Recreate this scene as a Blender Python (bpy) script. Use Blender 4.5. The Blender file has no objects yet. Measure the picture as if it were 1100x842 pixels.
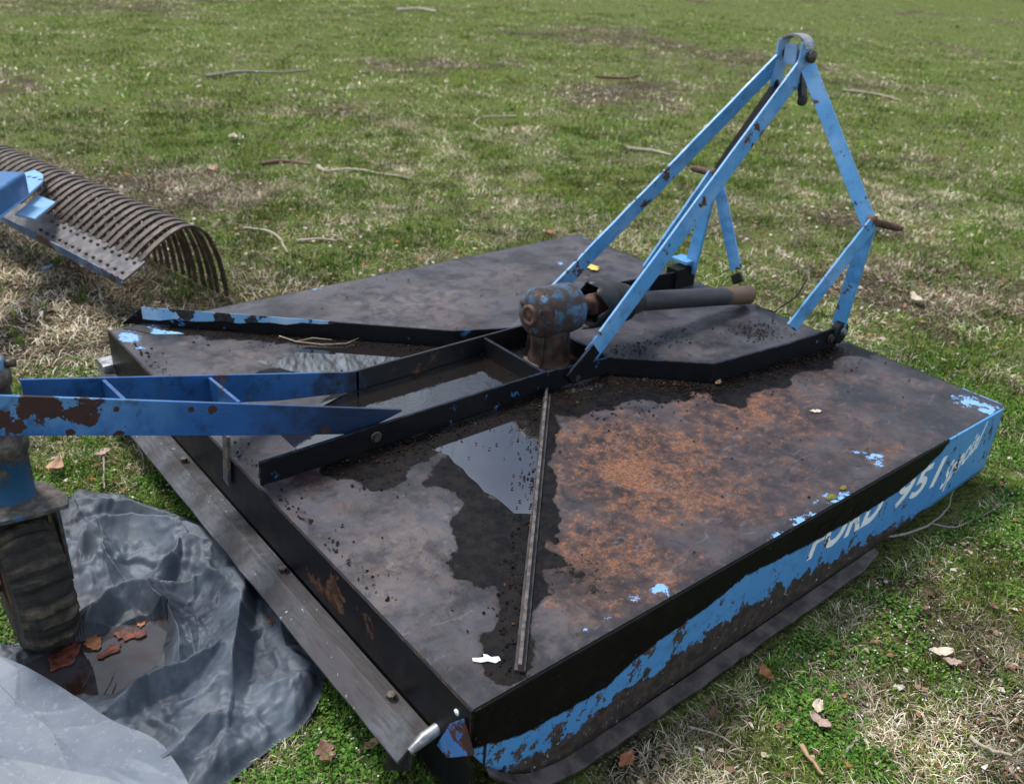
import bpy, bmesh, math, random
import numpy as np
from mathutils import Vector, Matrix
random.seed(7); rng = np.random.default_rng(11)
C = bpy.context.scene.collection
DZ = 0.275          # height of the cutter deck above the ground (ground is z = 0)
# ------------------------------------------------------------------ camera solved from the deck rectangle
R = np.array([[0.77516, -0.62929, 0.05592], [-0.25174, -0.38884, -0.88624], [0.57945, 0.6729, -0.45983]])
T = np.array([-0.06369, 0.51713, 1.46602]); F = 966.7
CAM = -R.T @ T + np.array([0, 0, DZ])
def ray(x, y): return R.T @ np.array([(x - 550) / F, (y - 421) / F, 1.0])
def at(x, y, ax, val):
    d = ray(x, y); return Vector(CAM + (val - CAM[ax]) / d[ax] * d)
def g(x, y, z=0.0): return at(x, y, 2, z)
def dk(x, y, h=0.0): return at(x, y, 2, DZ + h)
# ------------------------------------------------------------------ numpy value noise
_tab = rng.random((256, 256))
def vn(x, y):
    xi = np.floor(x).astype(int); yi = np.floor(y).astype(int); fx = x - xi; fy = y - yi
    fx = fx * fx * (3 - 2 * fx); fy = fy * fy * (3 - 2 * fy)
    a = _tab[xi % 256, yi % 256]; b = _tab[(xi + 1) % 256, yi % 256]; c = _tab[xi % 256, (yi + 1) % 256]; d = _tab[(xi + 1) % 256, (yi + 1) % 256]
    return (a * (1 - fx) + b * fx) * (1 - fy) + (c * (1 - fx) + d * fx) * fy
def fbm(x, y, s=1.0, o=4, off=0.0):
    x = np.asarray(x, float); y = np.asarray(y, float)
    r = 0; a = .5; t = 0
    for i in range(o):
        r = r + a * vn(x * s + off + 17.3 * i, y * s + off * 1.7 + 9.1 * i); t += a; a *= .5; s *= 2.03
    return r / t
def sstep(a, b, x): t = np.clip((x - a) / (b - a), 0, 1); return t * t * (3 - 2 * t)
# ------------------------------------------------------------------ node helpers
class NT:
    def __init__(s, name):
        s.m = bpy.data.materials.new(name); s.m.use_nodes = True; s.t = s.m.node_tree; s.n = s.t.nodes; s.n.clear()
        s.out = s.n.new('ShaderNodeOutputMaterial'); s.b = s.n.new('ShaderNodeBsdfPrincipled'); s.t.links.new(s.b.outputs[0], s.out.inputs[0])
        s.geo = s.n.new('ShaderNodeNewGeometry')
    def link(s, a, b): s.t.links.new(a, b)
    def setv(s, sock, v):
        if isinstance(v, bpy.types.NodeSocket): s.link(v, sock)
        else: sock.default_value = v
    def noise(s, scale, detail=4, rough=.55, dist=0, vec=None, stretch=None, col=False):
        n = s.n.new('ShaderNodeTexNoise'); n.inputs['Scale'].default_value = scale; n.inputs['Detail'].default_value = detail
        n.inputs['Roughness'].default_value = rough; n.inputs['Distortion'].default_value = dist
        v = vec or s.geo.outputs['Position']
        if stretch:
            mp = s.n.new('ShaderNodeMapping'); mp.inputs['Scale'].default_value = stretch; s.link(v, mp.inputs[0]); v = mp.outputs[0]
        s.link(v, n.inputs['Vector']); return n.outputs[1 if col else 0]
    def math(s, op, a, b=0.0, c=None):
        n = s.n.new('ShaderNodeMath'); n.operation = op; s.setv(n.inputs[0], a); s.setv(n.inputs[1], b)
        if c is not None: s.setv(n.inputs[2], c)
        return n.outputs[0]
    def ss(s, v, a, b):
        n = s.n.new('ShaderNodeMapRange'); n.interpolation_type = 'SMOOTHSTEP'; s.setv(n.inputs[0], v); s.setv(n.inputs[1], a); s.setv(n.inputs[2], b); return n.outputs[0]
    def mix(s, f, a, b):
        n = s.n.new('ShaderNodeMix'); n.data_type = 'RGBA'; s.setv(n.inputs[0], f)
        for i, v in ((6, a), (7, b)):
            if isinstance(v, tuple) and len(v) == 3: v = v + (1,)
            s.setv(n.inputs[i], v)
        return n.outputs[2]
    def mixf(s, f, a, b):
        n = s.n.new('ShaderNodeMix'); n.data_type = 'FLOAT'; s.setv(n.inputs[0], f); s.setv(n.inputs[2], a); s.setv(n.inputs[3], b); return n.outputs[0]
    def attr(s, name, col=False):
        n = s.n.new('ShaderNodeAttribute'); n.attribute_name = name; return n.outputs[0 if col else 2]
    def sep(s, v=None):
        n = s.n.new('ShaderNodeSeparateXYZ'); s.link(v or s.geo.outputs['Position'], n.inputs[0]); return n.outputs
    def bump(s, h, strength=.3, dist=.003):
        n = s.n.new('ShaderNodeBump'); n.inputs['Strength'].default_value = strength; n.inputs['Distance'].default_value = dist
        s.link(h, n.inputs['Height']); s.link(n.outputs[0], s.b.inputs['Normal']); return n
    def fin(s, col=None, rough=None, metal=None, spec=None):
        if col is not None: s.setv(s.b.inputs['Base Color'], col + (1,) if isinstance(col, tuple) and len(col) == 3 else col)
        if rough is not None: s.setv(s.b.inputs['Roughness'], rough)
        if metal is not None: s.setv(s.b.inputs['Metallic'], metal)
        if spec is not None: s.setv(s.b.inputs['Specular IOR Level'], spec)
        return s.m
BLACK = (.012, .012, .014)
def painted(name, base, under=(.045, .02, .012), amount=.35, scale=14, rough=.42, dirt=(.03, .027, .025), dirt_amt=.35, fade=(.3, .45, .65), fade_amt=.15, spec=.5, edge=.004, cw=.02, xfade=None):
    t = NT(name)
    a = t.noise(scale, 9, .62); b = t.noise(scale * .28, 3); c = t.noise(90, 5, .7)
    f = t.math('ADD', t.math('MULTIPLY', a, .62), t.math('MULTIPLY', b, .45))
    f = t.math('ADD', f, t.math('MULTIPLY', c, .08))
    th = .74 - amount * .32
    chip = t.ss(f, th, th + cw)
    col = t.mix(t.math('MULTIPLY', t.ss(t.noise(7, 5), .45, .7), fade_amt), base, fade)
    col = t.mix(t.math('MULTIPLY', t.ss(t.noise(22, 8, .7), .48, .72), dirt_amt), col, dirt)
    rustc = t.mix(t.ss(t.noise(60, 6), .4, .65), under, tuple(min(1, x * 2.4) for x in under))
    if xfade: col = t.mix(t.ss(t.math('ADD', t.sep()[0], t.math('MULTIPLY', t.math('SUBTRACT', t.noise(9, 9, .75), .5), .9)), *xfade), col, (.005, .006, .008))
    if edge:
        bv = t.n.new('ShaderNodeBevel'); bv.samples = 4; bv.inputs[0].default_value = edge; dt = t.n.new('ShaderNodeVectorMath'); dt.operation = 'DOT_PRODUCT'; t.link(bv.outputs[0], dt.inputs[0]); t.link(t.geo.outputs['Normal'], dt.inputs[1])
        ew = t.math('MULTIPLY', t.ss(dt.outputs['Value'], .985, .80), t.ss(t.noise(34, 7, .7), .47, .56)); chip = t.math('MAXIMUM', chip, ew)
    scr = t.ss(t.noise(30, 6, .7, stretch=(1, 1, 5)), .68, .74); col = t.mix(t.math('MULTIPLY', scr, .5), col, under)
    col = t.mix(chip, col, rustc)
    t.bump(t.math('SUBTRACT', t.math('MULTIPLY', t.noise(50, 6), .3), chip), .35, .0015)
    return t.fin(col, t.mixf(chip, t.mixf(t.noise(18, 4), rough - .1, rough + .18), .85), None, spec)
M = {}
M['mast'] = painted('mast_blue', (.066, .26, .52), amount=.23, scale=26, rough=.42, dirt=(.05, .06, .08), dirt_amt=.6, fade=(.2, .38, .62), fade_amt=.6)
M['boom'] = painted('boom_blue', (.012, .080, .24), amount=.30, scale=16, rough=.34, dirt=(.01, .014, .02), dirt_amt=.8, fade=(.04, .16, .36), fade_amt=.4, cw=.06, xfade=(.18, .5))
M['boomrust'] = painted('boom_blue_worn', (.05, .17, .47), under=(.028, .008, .006), amount=.66, scale=9, rough=.33, dirt_amt=.3, fade=(.2, .36, .58), fade_amt=.6)
M['caster'] = painted('caster_blue', (.016, .085, .18), under=(.06, .05, .042), amount=.62, scale=16, rough=.5, dirt=(.05, .05, .05), dirt_amt=.9, fade_amt=.05)
M['fork'] = painted('fork_worn', (.018, .09, .18), under=(.040, .034, .030), amount=.86, scale=14, rough=.55, dirt=(.05, .045, .04), dirt_amt=.9, fade_amt=.05, cw=.05)
M['gear'] = painted('gear_blue', (.035, .11, .20), under=(.022, .012, .010), amount=.74, scale=30, cw=.12, edge=0, rough=.5, dirt=(.03, .025, .022), dirt_amt=.8)
M['rail'] = painted('rail_black', (.005, .005, .007), under=(.02, .07, .16), amount=.14, scale=18, rough=.5, dirt=(.014, .010, .008), dirt_amt=.6, fade_amt=0, spec=.16)
M['railblue'] = painted('rail_black_blue', (.16, .36, .6), under=(.012, .012, .014), amount=.48, scale=13, rough=.42, dirt_amt=.2, fade=(.5, .62, .75), fade_amt=.6)
M['rearskirt'] = painted('rear_black', (.006, .006, .009), under=(.05, .025, .015), amount=.14, scale=7, rough=.38, dirt=(.018, .013, .010), dirt_amt=.6, fade_amt=0, spec=.16)
M['bar'] = None
t = NT('worn_steel'); n1 = t.noise(9, 8, .65); n2 = t.noise(3, 3); n3 = t.noise(30, 4, .6, stretch=(6, .6, 1))
col = t.mix(t.ss(n1, .35, .65), (.016, .014, .015), (.085, .090, .105)); col = t.mix(t.ss(n2, .42, .62), col, (.050, .046, .050)); col = t.mix(t.ss(t.noise(80, 3), .69, .72), col, (.28, .29, .32))
col = t.mix(t.math('MULTIPLY', t.ss(n3, .46, .66), .6), col, (.030, .024, .024)); t.bump(n1, .3, .002)
M['bar'] = t.fin(col, t.mixf(n1, .45, .7), 0, .3)
def simple(name, c1, c2, scale=20, rough=.6, metal=0, bump=.2, detail=6, st=None, spec=None):
    t = NT(name); n = t.noise(scale, detail, .6, stretch=st); t.bump(n, bump, .003)
    return t.fin(t.mix(t.ss(n, .35, .65), c1, c2), t.mixf(n, max(.05, rough - .1), min(1, rough + .1)), metal, spec)
M['stiff'] = simple('stiffener_steel', (.020, .016, .016), (.11, .085, .08), 45, .55, 0, .4)
M['greasy'] = simple('greasy_casting', (.012, .009, .008), (.075, .038, .026), 22, .5, 0, .5)
M['rusty'] = simple('rusty_steel', (.035, .018, .013), (.12, .055, .035), 40, .7, .1)
M['darksteel'] = simple('dark_steel', (.012, .011, .012), (.05, .042, .04), 35, .5, .2)
M['skid'] = simple('skid_steel', (.022, .017, .016), (.085, .066, .062), 18, .55, .15)
M['tine'] = simple('tine_steel', (.030, .020, .017), (.105, .075, .060), 30, .42, .35)
M['rakebar'] = simple('rake_bar', (.035, .032, .036), (.13, .115, .12), 25, .5, .1)
M['rakeblue'] = painted('rake_blue', (.012, .10, .27), amount=.05, scale=20, rough=.4, dirt_amt=.15, fade=(.35, .52, .78), fade_amt=.3)
M['rakelip'] = painted('rake_lip', (.05, .10, .20), amount=.4, scale=20, rough=.5, dirt_amt=.7, fade=(.3, .36, .42), fade_amt=.5)
M['rakepale'] = painted('rake_pale_blue', (.15, .34, .58), amount=.12, scale=26, rough=.4, dirt_amt=.3, fade=(.4, .5, .6), fade_amt=.5)
M['blackpl'] = simple('black_plastic', (.008, .008, .010), (.022, .022, .025), 14, .5, spec=.35)
M['shaft'] = None
t = NT('shaft_tube'); s = t.sep(); n = t.noise(25, 5); k = t.ss(t.math('ADD', s[0], t.math('MULTIPLY', n, .06)), 1.765, 1.80)
M['shaft'] = t.fin(t.mix(k, t.mix(n, (.012, .013, .018), (.04, .042, .05)), t.mix(n, (.09, .05, .03), (.16, .09, .05))), .55)
M['rubber'] = None
t = NT('laminated_rubber'); n = t.noise(25, 7, .65); w = t.noise(8, 5)
M['rubber'] = t.fin(t.mix(t.math('MULTIPLY', t.ss(n, .40, .75), t.attr('ply')), (.009, .007, .005), (.19, .145, .09)), .85); t.bump(n, .8, .006)
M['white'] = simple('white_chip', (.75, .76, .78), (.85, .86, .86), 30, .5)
M['yellow'] = simple('yellow_leaf', (.55, .38, .06), (.65, .5, .12), 30, .6)
M['bolt'] = simple('bolt_steel', (.03, .025, .022), (.10, .08, .07), 60, .5, .4)
M['galv'] = simple('galvanised', (.16, .17, .18), (.4, .41, .43), 40, .4, .6)
# water
t = NT('puddle_water'); t.b.inputs['Transmission Weight'].default_value = 0.0
n = t.noise(9, 4, .6, 1.2); t.bump(n, .0, .002); t.b.inputs['IOR'].default_value = 1.75
t.b.inputs['IOR'].default_value = 2.1; M['water'] = t.fin((.014, .012, .012), .02, 0, 1.0)
t = NT('rippled_water'); t.b.inputs['IOR'].default_value = 1.75; n = t.noise(12, 4, .55, 1.0); t.bump(n, .10, .010); M['waterr'] = t.fin((.010, .008, .007), .03, 0, .9)
t = NT('tarp_water'); n = t.noise(7, 5, .6, .8); M['watert'] = t.fin(t.mix(t.ss(n, .42, .62), (.05, .045, .05), (.035, .018, .012)), .03)
# ------------------------------------------------------------------ mesh helpers
class MB:
    def __init__(s): s.v = []; s.f = []; s.sm = []
    def add(s, vs, fs, smooth=False):
        o = len(s.v); s.v += [tuple(p) for p in vs]; s.f += [tuple(i + o for i in f) for f in fs]; s.sm += [smooth] * len(fs)
    def hexa(s, p):      # 8 points: bottom loop 0-3, top loop 4-7
        s.add(p, [(3, 2, 1, 0), (4, 5, 6, 7), (0, 1, 5, 4), (1, 2, 6, 5), (2, 3, 7, 6), (3, 0, 4, 7)])
    def box(s, c, sz, rot=None):
        c = Vector(c); hx, hy, hz = sz[0] / 2, sz[1] / 2, sz[2] / 2
        ps = [Vector((x, y, z)) for z in (-hz, hz) for x, y in ((-hx, -hy), (hx, -hy), (hx, hy), (-hx, hy))]
        if rot: ps = [rot @ p for p in ps]
        s.hexa([c + p for p in ps])
    def bar(s, p0, p1, n, w, th, seg=1, w1=None, wob=0.0):   # flat bar; n = direction of its thin side
        p0 = Vector(p0); p1 = Vector(p1); d = (p1 - p0).normalized(); n = Vector(n); n = (n - d * n.dot(d)).normalized(); c = d.cross(n); w1 = w1 or w
        vs = []
        for i in range(seg + 1):
            k = i / seg; p = p0.lerp(p1, k) + n * (random.uniform(-1, 1) * wob if 0 < i < seg else 0); ww = (w + (w1 - w) * k) / 2
            e = [1 + random.uniform(-1, 1) * wob * 8 if seg > 1 else 1 for _ in range(2)]
            vs += [p + c * ww * e[0] + n * th / 2, p - c * ww * e[1] + n * th / 2, p - c * ww * e[1] - n * th / 2, p + c * ww * e[0] - n * th / 2]
        fs = [(3, 2, 1, 0)[::-1], tuple(4 * seg + i for i in (3, 2, 1, 0))]
        for i in range(seg):
            for j in range(4): a = 4 * i + j; b = 4 * i + (j + 1) % 4; fs.append((b, a, a + 4, b + 4))
        s.add(vs, fs)
    def rail(s, pts, z0, z1, th, side=1, z1s=None):          # standing plate following a polyline in plan
        n = len(pts); vs = []
        for i, p in enumerate(pts):
            a = Vector(pts[max(0, i - 1)][:2]); b = Vector(pts[min(n - 1, i + 1)][:2]); d = (b - a).normalized(); q = Vector((-d.y, d.x)) * th * side
            zt = z1s[i] if z1s else z1
            vs += [(p[0], p[1], z0), (p[0], p[1], zt), (p[0] + q.x, p[1] + q.y, zt), (p[0] + q.x, p[1] + q.y, z0)]
        fs = [(0, 1, 2, 3), tuple(4 * (n - 1) + i for i in (3, 2, 1, 0))]
        for i in range(n - 1):
            for j in range(4): a = 4 * i + j; b = 4 * i + (j + 1) % 4; fs.append((a, a + 4, b + 4, b))
        s.add(vs, fs)
    def tube(s, pts, r, seg=10, cap=True, smooth=True):
        pts = [Vector(p) for p in pts]; n = len(pts); rs = r if isinstance(r, (list, tuple)) else [r] * n
        d0 = (pts[1] - pts[0]).normalized(); up = Vector((0, 0, 1)) if abs(d0.z) < .9 else Vector((1, 0, 0)); a = d0.cross(up).normalized(); vs = []
        for i in range(n):
            d = (pts[min(n - 1, i + 1)] - pts[max(0, i - 1)]).normalized(); a = (a - d * a.dot(d)).normalized(); b = d.cross(a)
            for k in range(seg): th = 2 * math.pi * k / seg; vs.append(pts[i] + (a * math.cos(th) + b * math.sin(th)) * rs[i])
        fs = []
        for i in range(n - 1):
            for k in range(seg): k2 = (k + 1) % seg; fs.append((i * seg + k, i * seg + k2, (i + 1) * seg + k2, (i + 1) * seg + k))
        s.add(vs, fs, smooth)
        if cap: s.add([vs[k] for k in range(seg)], [tuple(range(seg))[::-1]]); s.add([vs[(n - 1) * seg + k] for k in range(seg)], [tuple(range(seg))])
    def lathe(s, c, ax, prof, seg=28, smooth=True):          # prof: (distance along axis, radius)
        c = Vector(c); ax = Vector(ax).normalized(); s.tube2([(c + ax * h) for h, r in prof], [max(r, 1e-5) for h, r in prof], ax, seg, smooth)
    def tube2(s, pts, rs, ax, seg, smooth):
        up = Vector((0, 0, 1)) if abs(ax.z) < .9 else Vector((1, 0, 0)); a = ax.cross(up).normalized(); b = ax.cross(a); vs = []; fs = []
        for p, r in zip(pts, rs):
            for k in range(seg): th = 2 * math.pi * k / seg; vs.append(p + (a * math.cos(th) + b * math.sin(th)) * r)
        for i in range(len(pts) - 1):
            for k in range(seg): k2 = (k + 1) % seg; fs.append((i * seg + k, i * seg + k2, (i + 1) * seg + k2, (i + 1) * seg + k))
        s.add(vs, fs, smooth)
    def prism(s, poly, ext):                                 # planar polygon extruded by vector
        n = len(poly); ext = Vector(ext); vs = [Vector(p) for p in poly]; vs += [p + ext for p in vs]
        s.add(vs, [tuple(range(n))[::-1], tuple(range(n, 2 * n))] + [(i, (i + 1) % n, (i + 1) % n + n, i + n) for i in range(n)])
    def build(s, name, mat, parent=None, bevel=0.0, seg=2):
        me = bpy.data.meshes.new(name); me.from_pydata([tuple(p) for p in s.v], [], s.f); me.polygons.foreach_set('use_smooth', s.sm)
        bm = bmesh.new(); bm.from_mesh(me); bmesh.ops.recalc_face_normals(bm, faces=bm.faces); bm.to_mesh(me); bm.free()
        me.materials.append(M[mat] if isinstance(mat, str) else mat); o = bpy.data.objects.new(name, me); C.objects.link(o)
        if parent:
            o.parent = parent; o.matrix_parent_inverse = Matrix.Translation(-parent_loc(parent))
        if bevel:
            b = o.modifiers.new('bevel', 'BEVEL'); b.width = bevel; b.segments = seg; b.limit_method = 'ANGLE'; b.angle_limit = math.radians(40)
        return o
def parent_loc(p):
    l = Vector(p.location)
    if p.parent: l = Vector((0, 0, 0)) + p.matrix_parent_inverse @ l if False else l
    return PL.get(p.name, l)
PL = {}
def tag(o, label=None, cat=None, group=None, kind=None):
    for k, v in (('label', label), ('category', cat), ('group', group), ('kind', kind)):
        if v: o[k] = v
    return o
def thing(name, loc, label, cat, group=None):
    o = bpy.data.objects.new(name, None); C.objects.link(o); o.location = loc; o.empty_display_size = .1; PL[o.name] = Vector(loc); return tag(o, label, cat, group)
def sub(o):     # a part that has parts of its own sits at the identity in world space
    PL[o.name] = Vector((0, 0, 0)); return o
def fast_mesh(name, co, loops, starts, totals, mat, cols=None, smooth=False):
    me = bpy.data.meshes.new(name); me.vertices.add(len(co)); me.vertices.foreach_set('co', np.asarray(co, np.float32).ravel())
    me.loops.add(len(loops)); me.loops.foreach_set('vertex_index', np.asarray(loops, np.int32)); me.polygons.add(len(starts))
    me.polygons.foreach_set('loop_start', np.asarray(starts, np.int32)); me.polygons.foreach_set('loop_total', np.asarray(totals, np.int32))
    if smooth: me.polygons.foreach_set('use_smooth', np.ones(len(starts), bool))
    me.update(calc_edges=True)
    if cols is not None:
        a = me.attributes.new('col', 'FLOAT_COLOR', 'POINT'); a.data.foreach_set('color', np.hstack([cols, np.ones((len(cols), 1))]).astype(np.float32).ravel())
    me.materials.append(mat); o = bpy.data.objects.new(name, me); C.objects.link(o); return o
def grid_mesh(name, X, Y, Z, mat, attrs=None, mask=None, smooth=True):
    ny, nx = X.shape; co = np.stack([X, Y, Z], -1).reshape(-1, 3); i = np.arange((ny - 1) * (nx - 1)); r = i // (nx - 1); c = i % (nx - 1); a = r * nx + c
    q = np.stack([a, a + 1, a + nx + 1, a + nx], -1)
    if mask is not None: mk = mask.reshape(-1); q = q[mk[q].all(1)]
    used = np.unique(q); remap = -np.ones(len(co), int); remap[used] = np.arange(len(used)); q = remap[q]; co = co[used]
    o = fast_mesh(name, co, q.ravel(), np.arange(len(q)) * 4, np.full(len(q), 4), mat, smooth=smooth)
    for k, v in (attrs or {}).items():
        at_ = o.data.attributes.new(k, 'FLOAT', 'POINT'); at_.data.foreach_set('value', v.reshape(-1)[used].astype(np.float32))
    return o
def reparent(o, p): o.parent = p; o.matrix_parent_inverse = Matrix.Translation(-PL[p.name]); return o

# ================================================================== ROTARY CUTTER
L, W = 1.896, 1.80
cut = thing('rotary_cutter', (L / 2, W / 2, 0), 'worn black and blue mower with rusty flat deck, tall blue hitch frame, white side lettering', 'mower')
# ---- deck with wear and painted sheen attributes
nu, nv = 250, 240
U, V = np.meshgrid(np.linspace(0, L, nu), np.linspace(0, W, nv))
def blob(px, py, r, a=1.0, sx=1, sy=1, h=0):
    p = dk(px, py); return a * np.exp(-(((U - p.x) / (r * sx)) ** 2 + ((V - p.y) / (r * sy)) ** 2))
def mx(*a):
    r = a[0]
    for b in a[1:]: r = np.maximum(r, b)
    return r
rust = mx(blob(690, 500, .34, .92), blob(800, 440, .32, .75), blob(650, 600, .24, .85), blob(880, 400, .22, .65), blob(760, 520, .30, .72), blob(600, 700, .12, .25), blob(370, 540, .10, .4), blob(430, 600, .2, .42),
          blob(480, 340, .28, .42), blob(570, 300, .25, .4), blob(270, 385, .2, .35), blob(330, 510, .12, .5), blob(960, 430, .15, .4), blob(700, 350, .12, .3), np.full_like(U, .24) + .22 * sstep(.6, .3, V) * sstep(.35, .6, U))
def seg_d(x0, y0, x1, y1):
    dx, dy = x1 - x0, y1 - y0; t = np.clip(((U - x0) * dx + (V - y0) * dy) / (dx * dx + dy * dy), 0, 1); return np.hypot(U - x0 - t * dx, V - y0 - t * dy)
nz = fbm(U, V, 9, 5, 3.); nz2 = fbm(U, V, 30, 4, 8.)
w = np.zeros_like(U)
def wet_line(p, q, r, a=1.0):
    global w
    w = np.maximum(w, a * sstep(1.0, .6, seg_d(*p, *q) / r + (nz - .5) * 1.9))
wet_line((.25, .72), (.84, .76), .10); wet_line((.84, .79), (.10, .02), .055); wet_line((1.07, .74), (1.29, .53), .09); wet_line((1.29, .53), (1.86, .48), .07); wet_line((.84, .70), (1.10, .66), .10)
wet_line((.2, 1.7), (.9, 1.12), .07); wet_line((.4, 1.0), (.85, .93), .16); wet_line((.3, 1.25), (.8, 1.12), .07); wet_line((.95, .9), (1.0, 1.0), .12)
q = dk(535, 560); w = np.maximum(w, sstep(1, .6, np.hypot((U - q.x) * .8, V - q.y) / .09 + (nz - .5) * 1.8)); q = dk(548, 600); w = np.maximum(w, sstep(1, .6, np.hypot((U - q.x) * .8, V - q.y) / .11 + (nz - .5) * 1.8)); q = dk(500, 505); w = np.maximum(w, sstep(1, .6, np.hypot(U - q.x, V - q.y) / .13 + (nz - .5) * 1.6))
q = dk(922, 422); dia = np.abs(U - q.x) / .10 + np.abs(V - q.y) / .09; DIA = .75 * sstep(1.05, .85, dia + (nz2 - .5) * .5)
q = dk(612, 620); w = np.maximum(w, .42 * sstep(1.2, .3, np.hypot((U - q.x) * .9, (V - q.y)) / .09 + (nz - .5) * 1.6))
chip = mx(*[blob(px, py, r, a, sx, sy) for px, py, r, a, sx, sy in ((905, 537, .05, .8, 1.5, .8), (938, 492, .05, .8, 1, 1), (865, 560, .05, .8, 1.4, .6), (706, 632, .028, .85, 1, 1), (684, 643, .02, .8, 1, 1), (835, 575, .03, .8, 1.6, .6), (1042, 432, .05, .9, 1.2, 1.2), (1062, 440, .05, .9, 1, 1),
        (138, 362, .06, .8, .7, 1.4), (165, 352, .035, .75, 1, 1), (150, 375, .03, .7, 1, 1), (600, 283, .05, .65, 1, 1), (630, 255, .07, .7, 1, 1), (340, 310, .03, .6, 1, 1), (465, 645, .02, .5, 1, 1), (885, 535, .03, .7, 2, .5), (640, 672, .02, .6, 3, .6))])
deckpaint = mx(blob(1010, 450, .13, 1, 1, 1.2), blob(1040, 425, .10, 1), sstep(.03, .0, V) * .8, sstep(1.82, 1.9, U) * .7, DIA)
dust_sheen = mx(blob(450, 325, .20, .9, 1.4, .8), blob(540, 300, .16, .6), blob(640, 268, .2, .6), blob(440, 590, .16, .7), blob(420, 640, .10, .6), blob(255, 385, .14, .5), blob(620, 690, .10, .5), blob(760, 375, .12, .5), blob(950, 480, .1, .35), blob(350, 310, .15, .55)) * (.5 + .9 * nz)  # pale dust on the far deck, plus a near-left sheen painted into the colour
edge = np.minimum.reduce([U, V, L - U, W - V]); sag = sstep(0, .06, edge)
Z = (fbm(U, V, 2.2, 3, 2.) - .5) * .004 * sag + (fbm(U, V, 12, 3, 5.) - .5) * .0025 * sag
def basin(px, py, r, dpt, sx=1, sy=1):
    global Z; p = dk(px, py); Z -= sag * dpt * np.exp(-((((U - p.x) / (r * sx)) ** 2 + ((V - p.y) / (r * sy)) ** 2)) ** 1.5)
basin(535, 475, .15, .0022, 1.2, 1.0); basin(550, 530, .09, .001); basin(490, 410, .26, .004, 1.3, .6); basin(400, 383, .20, .003, 1.4, .7)
t = NT('deck_paint')
n1 = t.noise(55, 9, .7); n2 = t.noise(7, 5); n3 = t.noise(130, 4, .7); n4 = t.noise(22, 7, .65)
nf_ = t.noise(48, 12, .82); n9 = t.noise(13, 9, .72); aR, aW, aC, aP = t.attr('rust'), t.attr('wet'), t.attr('chip'), t.attr('fresh')
base = t.mix(t.ss(n2, .38, .62), (.014, .014, .020), (.058, .056, .068)); base = t.mix(t.math('MULTIPLY', t.ss(n4, .42, .7), .6), base, (.050, .034, .030))
base = t.mix(t.math('MULTIPLY', t.ss(aR, .2, .75), .75), base, t.mix(t.ss(n9, .35, .65), (.026, .016, .014), (.105, .060, .045)))
base = t.mix(t.math('MULTIPLY', t.attr('dust_sheen'), t.ss(n4, .32, .62)), base, t.mix(n2, (.105, .095, .10), (.15, .118, .105)))
rm = t.math('ADD', t.math('MULTIPLY', aR, .30), t.math('ADD', t.math('MULTIPLY', nf_, .85), t.math('MULTIPLY', n9, .55)))
base = t.mix(t.math('MULTIPLY', t.ss(rm, .87, 1.0), .92), base, t.mix(t.ss(t.noise(170, 4, .75), .38, .62), (.060, .027, .018), (.23, .092, .042)))
base = t.mix(t.ss(t.noise(70, 9, .8), .60, .66), base, (.022, .016, .016)); base = t.mix(t.math('MULTIPLY', t.ss(t.noise(11, 9, .75, 1.5), .50, .64), .65), base, (.010, .009, .012)); base = t.mix(t.math('MULTIPLY', t.ss(t.noise(9, 8, .7, 2.0, stretch=(1, 2.2, 1)), .58, .66), .35), base, (.16, .15, .16))
base = t.mix(t.math('MULTIPLY', aP, t.ss(n1, .35, .5)), base, (.014, .015, .02))
cm = t.ss(t.math('ADD', t.math('MULTIPLY', aC, .62), t.math('ADD', t.math('MULTIPLY', t.noise(34, 9, .75), 1.5), t.math('MULTIPLY', nf_, .5))), 1.42, 1.44)
base = t.mix(cm, base, t.mix(t.noise(40, 3), (.10, .27, .60), (.24, .42, .68)))
damp = t.ss(t.math('ADD', aW, t.math('MULTIPLY', t.math('SUBTRACT', n9, .5), 1.0)), .12, .42); base = t.mix(t.math('MULTIPLY', damp, .55), base, (.018, .014, .014))
ws = t.ss(t.math('ADD', aW, t.math('MULTIPLY', t.math('SUBTRACT', t.noise(34, 10, .8), .5), 1.8)), .37, .53)
base = t.mix(ws, base, t.mix(t.ss(t.noise(30, 9, .8), .4, .62), (.002, .002, .003), (.011, .008, .007)))
t.bump(t.math('ADD', n1, t.math('MULTIPLY', n3, .4)), .35, .0025)
rg = t.mixf(t.ss(rm, .90, .98), t.mixf(n4, .26, .50), .75); rg = t.mixf(ws, rg, t.mixf(n1, .15, .6))
M['deck'] = t.fin(base, rg, 0, t.mixf(ws, t.mixf(n9, .15, .5), t.mixf(n4, .03, .2)))
deck = reparent(grid_mesh('deck', U, V, Z + DZ, M['deck'], dict(rust=rust, wet=w, chip=chip, fresh=deckpaint, dust_sheen=dust_sheen)), cut)
deck['label'] = 'flat deck of black paint worn through to orange rust'
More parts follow.
